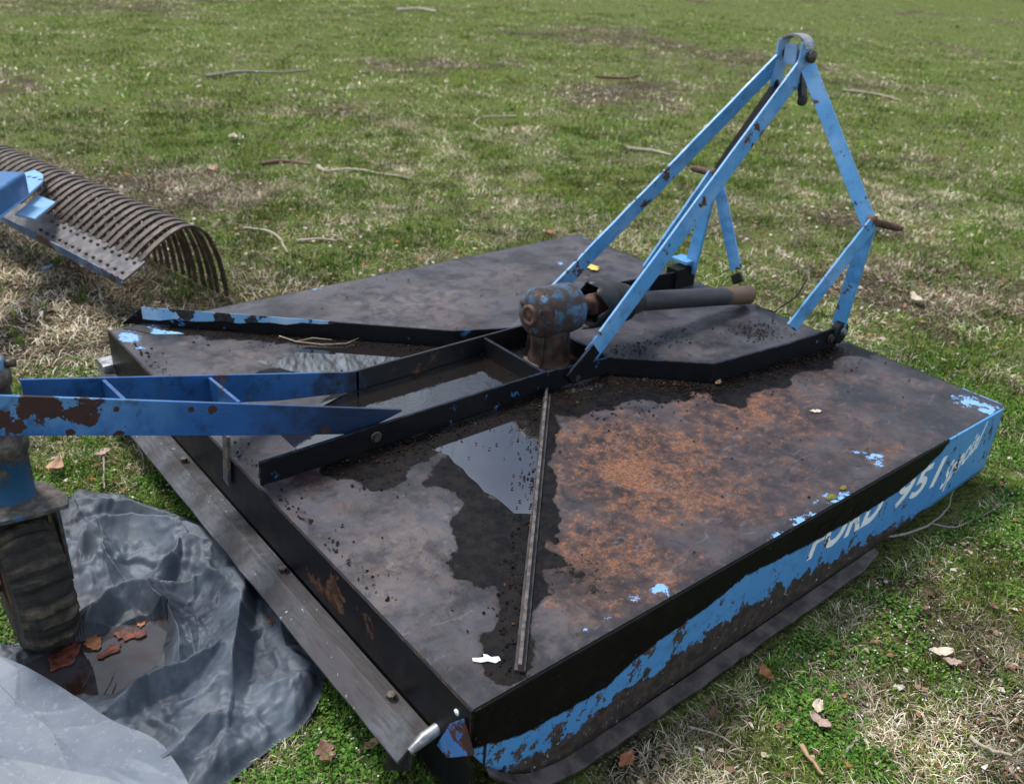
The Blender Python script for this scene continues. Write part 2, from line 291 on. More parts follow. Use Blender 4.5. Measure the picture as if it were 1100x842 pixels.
# ---- near side skirt, painted black above a blue band, rust below
def pwl(t, x, pts, x0=-.05, x1=2.05, lo=-.3, hi=.05):
    cr = t.n.new('ShaderNodeValToRGB'); mr = t.n.new('ShaderNodeMapRange'); mr.inputs[1].default_value = x0; mr.inputs[2].default_value = x1; t.link(x, mr.inputs[0]); t.link(mr.outputs[0], cr.inputs[0])
    el = cr.color_ramp.elements
    while len(el) < len(pts): el.new(.5)
    for e, (a, b) in zip(el, sorted(pts)): e.position = (a - x0) / (x1 - x0); v = (b - lo) / (hi - lo); e.color = (v, v, v, 1)
    m2 = t.n.new('ShaderNodeMapRange'); m2.inputs[3].default_value = lo; m2.inputs[4].default_value = hi; t.link(cr.outputs[0], m2.inputs[0]); return m2.outputs[0]
def skirt_mat(name, c1, c2):
    t = NT(name); s = t.sep(); z = t.math('SUBTRACT', s[2], DZ); n = t.noise(18, 8, .65); nf = t.noise(50, 6, .7); nb = t.noise(5, 3)
    zb = pwl(t, s[0], [(0, -.084), (.10, -.122), (.32, -.138), (.35, -.122), (.44, -.096), (.57, -.088), (.72, -.056), (.96, -.078), (1.14, -.082), (1.33, -.082), (1.44, -.062), (1.53, -.030), (1.61, .03), (2.0, .04)])
    zr = pwl(t, s[0], [(0, -.165), (.1, -.205), (.2, -.215), (.30, -.19), (.36, -.178), (.45, -.168), (.74, -.152), (1.1, -.178), (1.6, -.215), (1.94, -.25)])
    wob = t.math('MULTIPLY', t.math('SUBTRACT', n, .5), .15); wob2 = t.math('MULTIPLY', t.math('SUBTRACT', nf, .5), .035)
    kb = t.ss(t.math('SUBTRACT', t.math('ADD', z, t.math('ADD', t.math('MULTIPLY', wob, .10), t.math('MULTIPLY', wob2, .45))), zb), -.003, .003)
    kr = t.ss(t.math('SUBTRACT', zr, t.math('ADD', t.math('ADD', z, wob), wob2)), -.002, .004)
    nv = t.noise(16, 9, .7, stretch=(1, 1, .45)); lo_ = t.ss(s[0], 1.0, .1); chips = t.ss(t.math('ADD', t.math('ADD', t.math('MULTIPLY', nv, .65), t.math('MULTIPLY', nf, .4)), t.math('MULTIPLY', lo_, .035)), .588, .603)
    col = t.mix(nb, c1, c2); rustc = t.mix(t.ss(nf, .4, .65), (.014, .009, .007), (.060, .036, .026)); rustc = t.mix(t.ss(t.noise(80, 3), .68, .7), rustc, (.35, .33, .28))
    col = t.mix(chips, col, rustc); col = t.mix(kr, col, rustc)
    blk = t.mix(t.ss(t.noise(120, 3), .70, .72), t.mix(n, (.0015, .0015, .002), (.006, .005, .005)), (.08, .065, .05)); blk = t.mix(t.ss(t.noise(9, 6, .5), .74, .745), blk, (.03, .16, .27)); blk = t.mix(t.math('MULTIPLY', t.ss(t.noise(14, 10, .8), .50, .66), .5), blk, (.012, .011, .011)); blk = t.mix(t.ss(t.noise(30, 8, .75, stretch=(.35, 1, 1.6)), .66, .69), blk, (.045, .05, .055)); blk = t.mix(t.ss(t.noise(42, 6, .7), .70, .715), blk, (.035, .17, .36))
    drip = t.ss(t.noise(55, 2, .5, stretch=(1, 1, .02)), .70, .72); col = t.mix(t.math('MULTIPLY', drip, t.ss(s[0], .8, .4)), col, (.006, .006, .008)); col = t.mix(t.math('MULTIPLY', t.ss(t.noise(24, 8, .7), .5, .7), .35), col, (.04, .05, .07)); col = t.mix(kb, col, blk)
    t.bump(t.math('ADD', t.math('MULTIPLY', nf, .35), t.math('SUBTRACT', kb, t.math('MAXIMUM', kr, chips))), .35, .0015)
    return t.fin(col, t.mixf(kb, t.mixf(t.math('MAXIMUM', kr, chips), .36, .8), .5), None, t.mixf(kb, .5, .10))
M['skirt'] = skirt_mat('side_paint_blue', (.050, .215, .50), (.090, .29, .58)); M['letter'] = skirt_mat('letter_white', (.80, .82, .84), (.88, .89, .90))
def skirt_grid(v, side, name, mat):
    us = np.linspace(0, L - .02, 120); nn = 14
    zb = np.interp(us, [0, .03, .08, .14, .22, 1.55, 1.66, 1.78, L], [-.10, -.15, -.205, -.245, -.266, -.222, -.215, -.208, -.203]); k = np.linspace(0, 1, nn)[:, None]
    X = np.repeat(us[None], nn, 0); Zz = DZ - .006 + (zb[None] + .006) * k; r = .012
    Y = v + side * 0.0 + 0 * X
    Zz[0] = DZ - .001; X = np.vstack([X[:1], X]); Y = np.vstack([np.full((1, len(us)), v), Y]); Zz = np.vstack([Zz[:1], Zz[:1] - .002, Zz[1:]])
    o = grid_mesh(name, X, Y, Zz, mat); s = o.modifiers.new('thick', 'SOLIDIFY'); s.thickness = .006; s.offset = 1 if side > 0 else -1
    return reparent(o, cut)
sk = sub(skirt_grid(-.0005, -1, 'side_skirt', M['skirt'])); sk['label'] = 'blue side skirt with black overspray and white lettering'
skf = skirt_grid(W + .0005, 1, 'side_skirt', M['rearskirt'])
# rounded front corner and short front lip
mb = MB(); pts = []
for i in range(9): a = -math.pi / 2 + i / 8 * math.pi / 2; pts.append((L - .022 + .03 * math.cos(a), -.004 + .03 + .03 * math.sin(a)))
pts += [(L + .008, .06), (L + .008, .13)]
zt = [DZ - .206 + .10 * max(0, i - 5) / 5 for i in range(len(pts))]
vs = []; fs = []
for (x, y), zl in zip(pts, zt): vs += [(x, y, DZ - .001), (x, y, zl)]
for i in range(len(pts) - 1): fs.append((2 * i, 2 * i + 2, 2 * i + 3, 2 * i + 1))
mb.add(vs, fs, True); o = mb.build('front_corner', 'skirt', cut); s = o.modifiers.new('thick', 'SOLIDIFY'); s.thickness = .006
mb = MB(); mb.rail([(L + .008, .13), (L + .008, W)], DZ - .10, DZ - .001, .006, 1); mb.build('front_skirt', 'rearskirt', cut)
mb = MB(); mb.rail([(0, -.003), (0, W + .003)], DZ - .125, DZ + .001, .006, 1); rs = mb.build('rear_skirt', 'rearskirt', cut)
mb = MB(); mb.box((.004, W / 2, DZ - .19), (.006, W, .13)); mb.build('rear_skirt', 'rearskirt', cut)
# skid shoes
mb = MB(); zz = []
us = list(np.linspace(.03, 1.30, 40)); sec = []
for x in us:
    zb = float(np.interp(x, [.03, .08, .14, .22, .5, .85, 1.3, 1.56], [-.152, -.206, -.246, -.266, -.264, -.252, -.238, -.222]))
    wd = float(np.interp(x, [.03, .10, .25, 1.2, 1.30], [.010, .028, .034, .032, .016])) + random.uniform(-.002, .002); sec.append((x, zb, wd))
vs = []
for x, zb, wd in sec: vs += [(x, -.0070, DZ + zb + .004), (x, -.0070 - wd, DZ + zb - .004), (x, -.0070 - wd, DZ + zb - .012), (x, -.004, DZ + zb - .004)]
fs = [(0, 1, 2, 3), tuple(4 * (len(sec) - 1) + k for k in (3, 2, 1, 0))]
for i in range(len(sec) - 1):
    for j in range(4): a = 4 * i + j; b = 4 * i + (j + 1) % 4; fs.append((a, a + 4, b + 4, b))
mb.add(vs, fs); mb.build('skid_shoe', 'skid', cut, .0015)
# ---- lettering
def text_part(txt, name, p0, p1, h, shear, off, sx=1.0, sp=1.0):
    cu = bpy.data.curves.new(name, 'FONT'); cu.body = txt; cu.size = 1; cu.shear = shear; cu.offset = off; cu.space_character = sp
    o = bpy.data.objects.new(name, cu); C.objects.link(o); dg = bpy.context.evaluated_depsgraph_get(); me = bpy.data.meshes.new_from_object(o.evaluated_get(dg)); bpy.data.objects.remove(o)
    co = [v.co.copy() for v in me.vertices]; x0 = min(c.x for c in co); x1 = max(c.x for c in co); cap = .72
    d = Vector(p1) - Vector(p0); ln = d.length; d.normalize(); up = Vector((-d.z * 0, 0, 1)); 
    for v in me.vertices:
        a = (v.co.x - x0) / (x1 - x0) * ln; b = v.co.y / cap * h; p = Vector(p0) + d * a + up * b; v.co = (p.x, -.0071, p.z)
    me.polygons.foreach_set('use_smooth', [False] * len(me.polygons)); me.materials.append(M['letter']); o = bpy.data.objects.new(name, me); C.objects.link(o); o.parent = sk
    o.matrix_parent_inverse = Matrix.Identity(4); s = o.modifiers.new('t', 'SOLIDIFY'); s.thickness = .0004; s.offset = 0; return o
# ---- rails on the deck
z0, z1 = DZ - .004, DZ + .06
def rail(pts, name='frame_rail', mat='rail', th=.008, side=1, top=None, z1s=None): mb = MB(); mb.rail(pts, z0, top or z1, th, side, z1s); return mb.build(name, mat, cut, .0012)
rail([(.005, .79), (.845, .79)])
rail([(.41, 1.07), (.845, 1.07), (1.06, 1.07)], mat='boom')
mb = MB(); mb.rail([(.845, .802), (.845, 1.066)], z0, DZ + .057, .009, 1); mb.build('cross_member', 'rail', cut, .0012)
mb = MB(); mb.rail([(1.075, .802), (1.075, 1.066)], z0, DZ + .05, .009, 1); mb.build('cross_member', 'rail', cut, .0012)
rail([(.847, .79), (1.065, .775), (1.285, .57), (1.60, .535), (1.845, .52)], z1s=[DZ + .058, DZ + .052, DZ + .058, DZ + .060, DZ + .066])
rail([(1.062, 1.075), (1.30, 1.22), (1.845, 1.15)], side=-1)
# rear far angle, pale blue lip
mb = MB(); mb.rail([(.10, 1.80), (.80, 1.165), (1.03, 1.085)], z0, DZ + .05, .006, 1, [DZ + .052, DZ + .05, DZ + .04]); mb.build('frame_rail', 'rail', cut, .001)
mb = MB(); a = Vector((.10, 1.80, DZ + .054)); b = Vector((.80, 1.165, DZ + .052)); n_ = Vector((-.67, -.74, 0)).normalized()
def quadstrip(mb, P, th=.004):
    mb.hexa([p - Vector((0, 0, th)) for p in P] + list(P))
P_ = []
for k in range(13):
    q = k / 12; p = a.lerp(b, q * .62); hh = .034 * (1 - q) ** .7 + .004 + .004 * math.sin(k * 2.3); P_ += [p + n_ * .003 + Vector((0, 0, .0015)), p + n_ * .003 - Vector((0, 0, hh))]
mb = MB(); mb.add(P_, [(2 * k, 2 * k + 2, 2 * k + 3, 2 * k + 1) for k in range(12)]); o = mb.build('rail_lip', 'railblue', cut); s_ = o.modifiers.new('t', 'SOLIDIFY'); s_.thickness = .0015; s_.offset = 0
mb = MB(); mb.prism([a + Vector((.0, .0, -.002)), a + Vector((-.055, .035, -.056)), a + Vector((.0, .0, -.056))], (.004, .004, 0)); mb.build('rail_end', 'rail', cut, .0005)
mb = MB(); mb.prism([(.035, 1.79, DZ + .0006), (.10, 1.70, DZ + .0006), (.17, 1.66, DZ + .0006), (.16, 1.68, DZ + .0006), (.06, 1.80, DZ + .0006)], (0, 0, .002)); mb.build('paint_flake', 'railblue', cut)
# diagonal ridge
mb = MB(); mb.rail([(.835, .782), (.112, .022)], z0, DZ + .018, .007, 1); mb.build('deck_stiffener', 'stiff', cut, .001)
mb = MB(); mb.rail([(.838, .762), (.122, .012)], z0, DZ + .005, .02, -1); mb.build('deck_stiffener', 'darksteel', cut, .001)
def bolt(p, ax, par, r=.010, h=.008, mat='bolt'):
    mb = MB(); mb.lathe(p, ax, [(-.002, 0), (-.002, r * 1.5), (h * .25, r * 1.5), (h * .25, r)], 16); mb.lathe(p, ax, [(h * .25, r), (h, r), (h, 0)], 6, False); return mb.build('bolt', mat, par)
for x in (.30,): bolt((x, .789, DZ + .03), (0, -1, 0), cut)
bolt((.95, .782, DZ + .018), (0, -1, 0), cut); bolt((1.80, .52, DZ + .035), (0, -1, 0), cut)
# dark side foot brackets of the mast
bm_ = MB(); bm_.lathe((1.845, .523, DZ + .045), (0, 1, 0), [(-.012, 0), (-.012, .036), (.012, .036), (.012, 0)], 24); bm_.build('foot_bracket', 'rail', cut, .001)
bolt((1.85, .511, DZ + .05), (0, -1, 0), cut, .009, .01, 'galv')
# ---- mast
AP = Vector((1.87, .895, DZ + .86)); ER = Vector((1.85, .51, DZ + .41)); EL = Vector((1.85, 1.11, DZ + .416))
def mbar(name, p0, p1, n, w=.052, th=.009, mat='mast', w1=None, seg=14, wob=.0008): mb = MB(); mb.bar(p0, p1, n, w, th, seg, w1, wob); return mb.build(name, mat, cut, .0012)
footN = at(634, 382, 1, .81); footF = at(586, 323, 1, 1.08); topN = at(869, 62, 1, .865); topF = at(838, 64, 1, .945)
st = mbar('long_brace', footN + Vector((0, -.0, .0)), topN, (0, 1, -.12), .056, .009); st['label'] = 'near long blue flat bar rising to the mast top'
mbar('brace_foot', at(612, 408, 1, .779), at(640, 374, 1, .779), (0, 1, 0), .045, .008, 'rail', seg=1, wob=0)
st = mbar('long_brace', footF, topF, (0, 1, .12), .056, .009); st['label'] = 'far long blue flat bar with chipped foot'
legR0 = at(901, 349, 0, 1.85); mbar('mast_leg', legR0, ER, (1, .1, 0), .045, .010); mbar('mast_leg', ER + Vector((0, 0, -.01)), at(868, 72, 0, 1.865), (1, .5, 0), .045, .010)
mbar('mast_leg', at(741, 292, 0, 1.85), EL, (1, -.1, 0), .052, .010); 
o = mbar('mast_leg', EL, at(836, 88, 0, 1.865), (.8, -.6, 0), .040, .010, 'rail')
mbar('mast_brace', at(850, 352, 1, .545), ER + Vector((-.01, -.015, 0)), (.35, 1, 0), .042, .009)
mbar('mast_brace', at(694, 290, 1, 1.125), EL + Vector((-.01, .0, 0)), (0, 1, 0), .050, .009)
hb = mbar('shaft_hanger', at(791, 290, 0, 1.845), at(772, 200, 0, 1.845), (1, 0, 0), .046, .009); mbar('shaft_hanger', at(794, 304, 0, 1.856), at(790, 294, 0, 1.852), (1, 0, 0), .044, .009, 'darksteel', seg=1)
mb = MB(); p = at(735, 279, 0, 1.84); mb.box(p, (.06, .075, .012)); mb.build('foot_bracket', 'mast', cut, .001)
mb = MB(); mb.box((1.82, 1.165, DZ + .035), (.10, .055, .075)); mb.build('foot_bracket', 'rail', cut, .002)
# pins
def pin(p, d, l, r, mat='rusty'):
    mb = MB(); d = Vector(d).normalized(); p = Vector(p); mb.lathe(p, d, [(-.02, 0), (-.02, r * 1.7), (.004, r * 1.7), (.004, r), (l - .012, r), (l - .01, r * .7), (l, r * .65), (l, 0)], 18); return mb.build('hitch_pin', mat, cut)
pin(ER + Vector((0, -.012, 0)), (.25, -1, -.02), .085, .011); pin(EL + Vector((0, .012, 0)), (-.1, 1, 0), .085, .011)
# mast top clevis
for vv, dx in ((.860, 0), (.945, 0)):
    mb = MB(); mb.bar((1.875, vv, DZ + .73), (1.875, vv, DZ + .87), (0, 1, 0), .055, .008); mb.build('clevis_lug', 'rakepale', cut, .001)
mb = MB(); mb.bar((1.87, .905, DZ + .80), (1.87, .91, DZ + .86), (1, 0, 0), .045, .008); mb.build('clevis_plate', 'rakepale', cut, .001)
mb = MB(); ps = []
for i in range(13): a = math.pi * i / 12; ps.append(Vector((1.88, .9025 - .048 * math.cos(a), DZ + .852 + .036 * math.sin(a))))
for i in range(12): mb.bar(ps[i], ps[i + 1] + (ps[i + 1] - ps[i]) * .1, ((ps[i] + ps[i + 1]) / 2 - Vector((1.88, .9025, DZ + .852))), .05, .006)
mb.build('top_strap', 'galv', cut)
mb = MB(); mb.lathe((1.885, .84, DZ + .83), (0, 1, 0), [(0, 0), (0, .013), (.125, .013), (.125, 0)], 16); mb.lathe((1.885, .842, DZ + .83), (0, 1, 0), [(-.005, 0), (-.005, .019), (.005, .019), (.005, 0)], 16); mb.build('top_pin', 'bolt', cut)
mb = MB(); p0 = at(862, 66, 0, 1.88); p1 = at(862, 108, 0, 1.88); mb.bar(p0, p1, (0, 1, .1), .030, .016); mb.lathe(p1, (.0, 1, .1), [(-.008, 0), (-.008, .017), (.008, .017), (.008, 0)], 14); mb.build('hanging_link', 'darksteel', cut, .002)
# ---- gearbox
GC = Vector((.965, .925, DZ + .165)); gx = thing('x', (0, 0, 0), 'x', 'x'); bpy.data.objects.remove(gx); ax = Vector((1, -.01, -.03)).normalized()
mb = MB(); mb.lathe(GC, ax, [(-.078, 0), (-.078, .034), (-.074, .050), (-.070, .060), (-.058, .067), (-.050, .068), (-.049, .074), (-.040, .074), (-.039, .070), (.050, .073), (.075, .070), (.088, .058), (.092, .036), (.10, .034), (.10, 0)], 40)
mb2 = MB(); mb2.lathe(GC + Vector((.0, 0, -.165)), (0, 0, 1), [(0, .070), (.012, .070), (.014, .058), (.05, .052), (.10, .056), (.13, .050)], 32)
for a in (0.6, 2.2, 3.7, 5.3):
    c = Vector((math.cos(a), math.sin(a), 0)); mb2.bar(GC + Vector((0, 0, -.155)) + c * .054, GC + Vector((0, 0, -.06)) + c * .046, c.cross(Vector((0, 0, 1))), .03, .008)
gear = sub(mb.build('gearbox', 'gear', cut)); gear['label'] = 'round gearbox with blue paint flaked to rust'; mb2.build('gearbox_neck', 'greasy', gear, .001)
mb = MB(); mb.lathe(GC - ax * .078, -ax, [(-.004, .031), (.006, .031), (.008, .027), (.008, .020), (.003, .019), (.003, .016), (.006, .0)], 28); mb.build('end_cap', 'rusty', gear)
for a in (.5, 2.6, 4.5):
    e1 = Vector((0, 1, 0)); e2 = Vector((0, 0, 1)); bolt(GC - ax * .070 + (e1 * math.cos(a) + e2 * math.sin(a)) * .046, -ax, gear, .006, .009)
# ---- driveshaft with joint and torn bell guard
S0 = GC + ax * .095; S1 = Vector((1.885, .905, DZ + .035)); sd = (S1 - S0).normalized(); sl = (S1 - S0).length
mb = MB(); mb.lathe(S0, sd, [(.25, .026), (.26, .031), (sl * .8, .031), (sl - .004, .033), (sl, .030), (sl, .024), (sl - .03, .022), (sl - .03, 0)], 28); ds = sub(mb.build('drive_shaft', 'shaft', cut))
mb = MB(); mb.lathe(S0, sd, [(-.01, .024), (.055, .022), (.06, .032), (.085, .034), (.085, 0)], 20); e = sd.cross(Vector((0, 0, 1))).normalized(); e2 = sd.cross(e)
for s_ in (1, -1): mb.bar(S0 + sd * .06 + e * .028 * s_, S0 + sd * .125 + e * .028 * s_, e, .036, .012); mb.bar(S0 + sd * .10 + e2 * .028 * s_, S0 + sd * .18 + e2 * .028 * s_, e2, .036, .012)
mb.lathe(S0 + sd * .115 - e * .036, e, [(0, 0), (0, .010), (.072, .010), (.072, 0)], 12); mb.lathe(S0 + sd * .115 - e2 * .036, e2, [(0, 0), (0, .010), (.072, .010), (.072, 0)], 12); mb.lathe(S0 + sd * .16, sd, [(0, 0), (0, .03), (.10, .026)], 20)
mb.build('universal_joint', 'rusty', ds, .001)
# bell guard: open, ragged front lip
mb = MB(); seg = 40; rows = [(.04, .072), (.07, .072), (.10, .070)] + [(.115 + .006 * i, .068 - .0012 * i + (.007 if (i // 2) % 2 else 0)) for i in range(18)] + [(.235, .042), (.27, .034)]; vs = []; up = Vector((0, 0, 1)); e = sd.cross(up).normalized(); e2 = e.cross(sd)
for i, (h, r) in enumerate(rows):
    for k in range(seg):
        th = 2 * math.pi * k / seg; hh = h
        if i < 3:
            cutd = .012 * math.sin(3 * th + 1) + .010 * math.sin(7 * th) + .006 * math.sin(13 * th) + .03 * max(0, math.cos(th - 2.7)) ** 2
            hh = .125 - (.125 - h) * max(.15, 1 - cutd / .075 * 1.0)
        vs.append(S0 + sd * hh + (e * math.cos(th) + e2 * math.sin(th)) * r)
fs = [(i * seg + k, i * seg + (k + 1) % seg, (i + 1) * seg + (k + 1) % seg, (i + 1) * seg + k) for i in range(len(rows) - 1) for k in range(seg)]
mb.add(vs, fs, True); o = mb.build('shaft_guard', 'blackpl', ds); s = o.modifiers.new('t', 'SOLIDIFY'); s.thickness = .003; o['label'] = 'torn ribbed black plastic bell guard'
# ---- tail boom
def boom_plate(pts_top, pts_bot, name, mat, th=.008, side=1):
    n = len(pts_top); vs = []
    for i in range(n):
        a = pts_top[max(0, i - 1)]; b = pts_top[min(n - 1, i + 1)]; d = Vector((b.x - a.x, b.y - a.y, 0)).normalized(); q = Vector((-d.y, d.x, 0)) * th * side
        vs += [pts_bot[i], pts_top[i], pts_top[i] + q, pts_bot[i] + q]
    fs = [(0, 1, 2, 3), tuple(4 * (n - 1) + i for i in (3, 2, 1, 0))]
    for i in range(n - 1):
        for j in range(4): a = 4 * i + j; b = 4 * i + (j + 1) % 4; fs.append((a, a + 4, b + 4, b))
    mb = MB(); mb.add(vs, fs); return mb.build(name, mat, cut, .0015)
def atv(x, y, v): return at(x, y, 1, v)
vN = lambda x: .802 + (430 - x) / 430 * .055
# near plate: worn tail end and clean front end are one bar
xs = [-14, 100, 250, 380, 405, 432]
top = [atv(x, 425 + (x / 430.) * 15, vN(x)) for x in xs]; bot = [atv(x, b, vN(x)) for x, b in zip(xs, (468.5, 468, 468, 466.5, 456, 442))]
t = NT('boom_near_paint'); s_ = t.sep(); nn_ = t.noise(11, 9, .62); nb_ = t.noise(50, 6)
k1 = t.ss(t.math('ADD', s_[0], t.math('MULTIPLY', nb_, .03)), -.20, -.24); zrel = t.noise(6, 4)
loc = t.n.new('ShaderNodeMapping'); 
def spot(t, c, r, wob=.5):
    n = t.n.new('ShaderNodeVectorMath'); n.operation = 'DISTANCE'; t.link(t.geo.outputs['Position'], n.inputs[0]); n.inputs[1].default_value = c
    return t.ss(t.math('ADD', t.math('DIVIDE', n.outputs[1], r), t.math('MULTIPLY', t.math('SUBTRACT', t.noise(30, 9, .7), .5), wob * 7)), 1.03, .97)
m_ = spot(t, atv(45, 437, vN(40)), .034)
for (x, y, r) in ((30, 438, .024), (15, 460, .018), (90, 440, .030), (60, 437, .016), (205, 440, .007), (228, 441, .008), (125, 440, .006), (128, 466, .009), (2, 450, .022), (75, 465, .010), (350, 462, .010)): m_ = t.math('MAXIMUM', m_, spot(t, atv(x, y, vN(x)), r))
bc = t.mix(t.ss(t.noise(8, 5), .4, .65), (.025, .12, .33), (.085, .21, .42)); bc = t.mix(t.ss(s_[0], -.30, .0), bc, t.mix(t.noise(5, 4), (.008, .060, .21), (.018, .10, .29))); bc = t.mix(t.math('MULTIPLY', t.ss(t.math('ADD', s_[0], t.math('MULTIPLY', nn_, .3)), .10, .36), .85), bc, (.010, .016, .028))
bc = t.mix(t.math('MULTIPLY', t.ss(t.noise(22, 8, .7), .50, .68), .55), bc, (.015, .02, .03)); bc = t.mix(t.ss(t.noise(60, 5, .7), .66, .70), bc, (.06, .03, .02)); bc = t.mix(m_, bc, t.mix(nb_, (.018, .007, .006), (.06, .02, .014))); t.bump(t.math('SUBTRACT', t.math('MULTIPLY', nb_, .3), m_), .4, .0015)
M['boomnear'] = t.fin(bc, t.mixf(m_, .30, .85))
b = boom_plate(top, bot, 'boom_plate', 'boomnear'); b['label'] = 'near blue boom plate with two big dark rust patches'
xs = [22, 110, 225, 300, 376]; vF = lambda x: 1.07 - (376 - x) / 376 * .075
top = [atv(x, 408 - (x - 20) / 355. * 8, vF(x)) for x in xs]; bot = [p - Vector((0, 0, .075)) for p in top]; bot[-1].z = DZ + .001
top.append(Vector((.42, 1.07, DZ + .058))); bot.append(Vector((.42, 1.07, DZ + .001)))
boom_plate(top, bot, 'boom_plate', 'boom')
for xa, xb, ya, yb in ((109, 131, 408, 429), (223, 255, 405.5, 432)):
    a = atv(xa, ya, vF(xa)) ; b = atv(xb, yb, vN(xb) + .008); mb = MB(); mb.hexa([a - Vector((0, 0, .06)), b - Vector((0, 0, .06)), b - Vector((-.008, 0, .06)), a - Vector((-.008, 0, .06)), a, b, b + Vector((.008, 0, 0)), a + Vector((.008, 0, 0))]); mb.build('boom_rib', 'boom', cut, .001)
mb = MB(); a = at(243, 466, 0, -.013); b = at(244, 518, 0, -.013); mb.bar(b, a, (1, 0, 0), .028, .008); mb.build('boom_strut', 'caster', cut, .001)
# ---- caster tube, fork, laminated wheel
CT = Vector((-.432, .925, 0)); pt = atv(6, 381, .925).z; pb = atv(15, 533, .925).z
mb = MB(); cxy = lambda z: Vector((CT.x - .02 + .0 * z, .925, z))
mb.lathe(cxy(0), (0, 0, 1), [(pb, .040), (pb + .11, .041), (pb + .11, .047), (pb + .145, .047), (pb + .145, .038), (pt - .05, .036), (pt - .05, .042), (pt - .02, .042), (pt - .018, .036), (pt, .036), (pt, .027), (pt - .05, .026), (pt - .05, 0)], 32); mb.build('caster_tube', 'caster', cut)
mb = MB(); mb.lathe(cxy(pt - .012) + Vector((.03, -.01, 0)), (1, -.4, 0), [(0, 0), (0, .008), (.022, .008), (.022, 0)], 12); mb.build('grease_nipple', 'bolt', cut)
wc = g(52, 690); wr = .165; aw = Vector((.999, .02, 0)).normalized(); fw = Vector((-.02, .999, 0)); WC = Vector((wc.x, wc.y + .03, wr - .004))
# fork
mb = MB(); zc = pb - .006; P = [g(-40, 575, zc), g(40, 556, zc), g(74, 546, zc), g(74, 535, zc), g(52, 522, zc), g(-40, 512, zc)]
mb.prism(P, (0, 0, .010)); ctr = Vector((P[2] + P[3]) / 2)
c3 = WC + aw * .068; mb.bar(Vector((c3.x, c3.y, zc)), Vector((c3.x, c3.y, wr - .02)), aw, .085, .008)
c2 = WC - aw * .075; mb.bar(Vector((c2.x, c2.y, zc)), Vector((c2.x, c2.y, wr - .03)), aw, .09, .008); mb.build('wheel_fork', 'fork', cut, .002)
mb = MB(); seg = 96; wd = .105; cols_ = 10; vs = []; fs = []; plyr = [random.uniform(0, .007) for _ in range(seg)]
for k in range(seg):
    th = 2 * math.pi * k / seg; ply = (k // 3) % 2
    for j in range(cols_ + 1):
        s_ = (j / cols_ - .5) * wd; r = wr - .007 * (k % 3 == 0) - random.uniform(0, .003) - .022 * abs(j / cols_ * 2 - 1) ** 3.5 - plyr[k // 3] - random.uniform(0, .0012); vs.append(WC + aw * (s_ + random.uniform(-.001, .001)) + (fw * math.cos(th + .008 * math.sin(9 * s_ / wd + k)) + Vector((0, 0, 1)) * math.sin(th + .008 * math.sin(9 * s_ / wd + k))) * r)
for k in range(seg):
    for j in range(cols_): a = k * (cols_ + 1) + j; b = ((k + 1) % seg) * (cols_ + 1) + j; fs.append((a, b, b + 1, a + 1))
mb.add(vs, fs)
for sgn, j in ((-1, 0), (1, cols_)):
    ring = [vs[k * (cols_ + 1) + j] for k in range(seg)]; inner = [WC + aw * sgn * wd * .5 + (p - WC - aw * (p - WC).dot(aw)) * .45 for p in ring]
    mb.add(ring + inner, [(k, (k + 1) % seg, seg + (k + 1) % seg, seg + k) for k in range(seg)])
wheel = sub(mb.build('tail_wheel', 'rubber', cut)); at_ = wheel.data.attributes.new('ply', 'FLOAT', 'POINT'); nvw = len(wheel.data.vertices)
at_.data.foreach_set('value', [(1 - plyr[(i // (cols_ + 1)) // 3] / .007) * (.3 if (i // (cols_ + 1)) % 3 == 0 else 1) if i < seg * (cols_ + 1) else .2 for i in range(nvw)]); wheel['label'] = 'solid tail wheel of laminated rubber'
mb = MB(); mb.lathe(WC, aw, [(-.054, 0), (-.054, .075), (-.048, .076), (.048, .076), (.054, .075), (.054, 0)], 30); mb.lathe(WC, aw, [(-.085, 0), (-.085, .012), (.075, .012), (.075, 0)], 14); mb.build('wheel_hub', 'rusty', wheel)
# ---- rear angle bar
zB = DZ - .135; mb = MB(); vs = []; n = 24
for i in range(n + 1):
    v = .10 + (1.80 - .10) * i / n; wv = random.uniform(-.0015, .0015)
    vs += [(-.082 + wv, v, zB - .026), (-.040, v, zB + .003 + wv), (-.006, v, zB - .002), (-.006, v, zB - .010), (-.040, v, zB - .006), (-.080 + wv, v, zB - .034)]
fs = [(0, 1, 2, 3, 4, 5), tuple(6 * n + k for k in (5, 4, 3, 2, 1, 0))]
for i in range(n):
    for j in range(6): a = 6 * i + j; b = 6 * i + (j + 1) % 6; fs.append((a, a + 6, b + 6, b))
mb.add(vs, fs); rb = sub(mb.build('rear_guard_bar', 'bar', cut, .001)); rb['label'] = 'worn grey steel angle bar along the rear edge'
for x, y in ((198, 496), (304, 614), (420, 750)):
    p = at(x, y, 2, zB); bolt((p.x, p.y, zB - .002), (0, 0, 1), rb, .009, .014); 
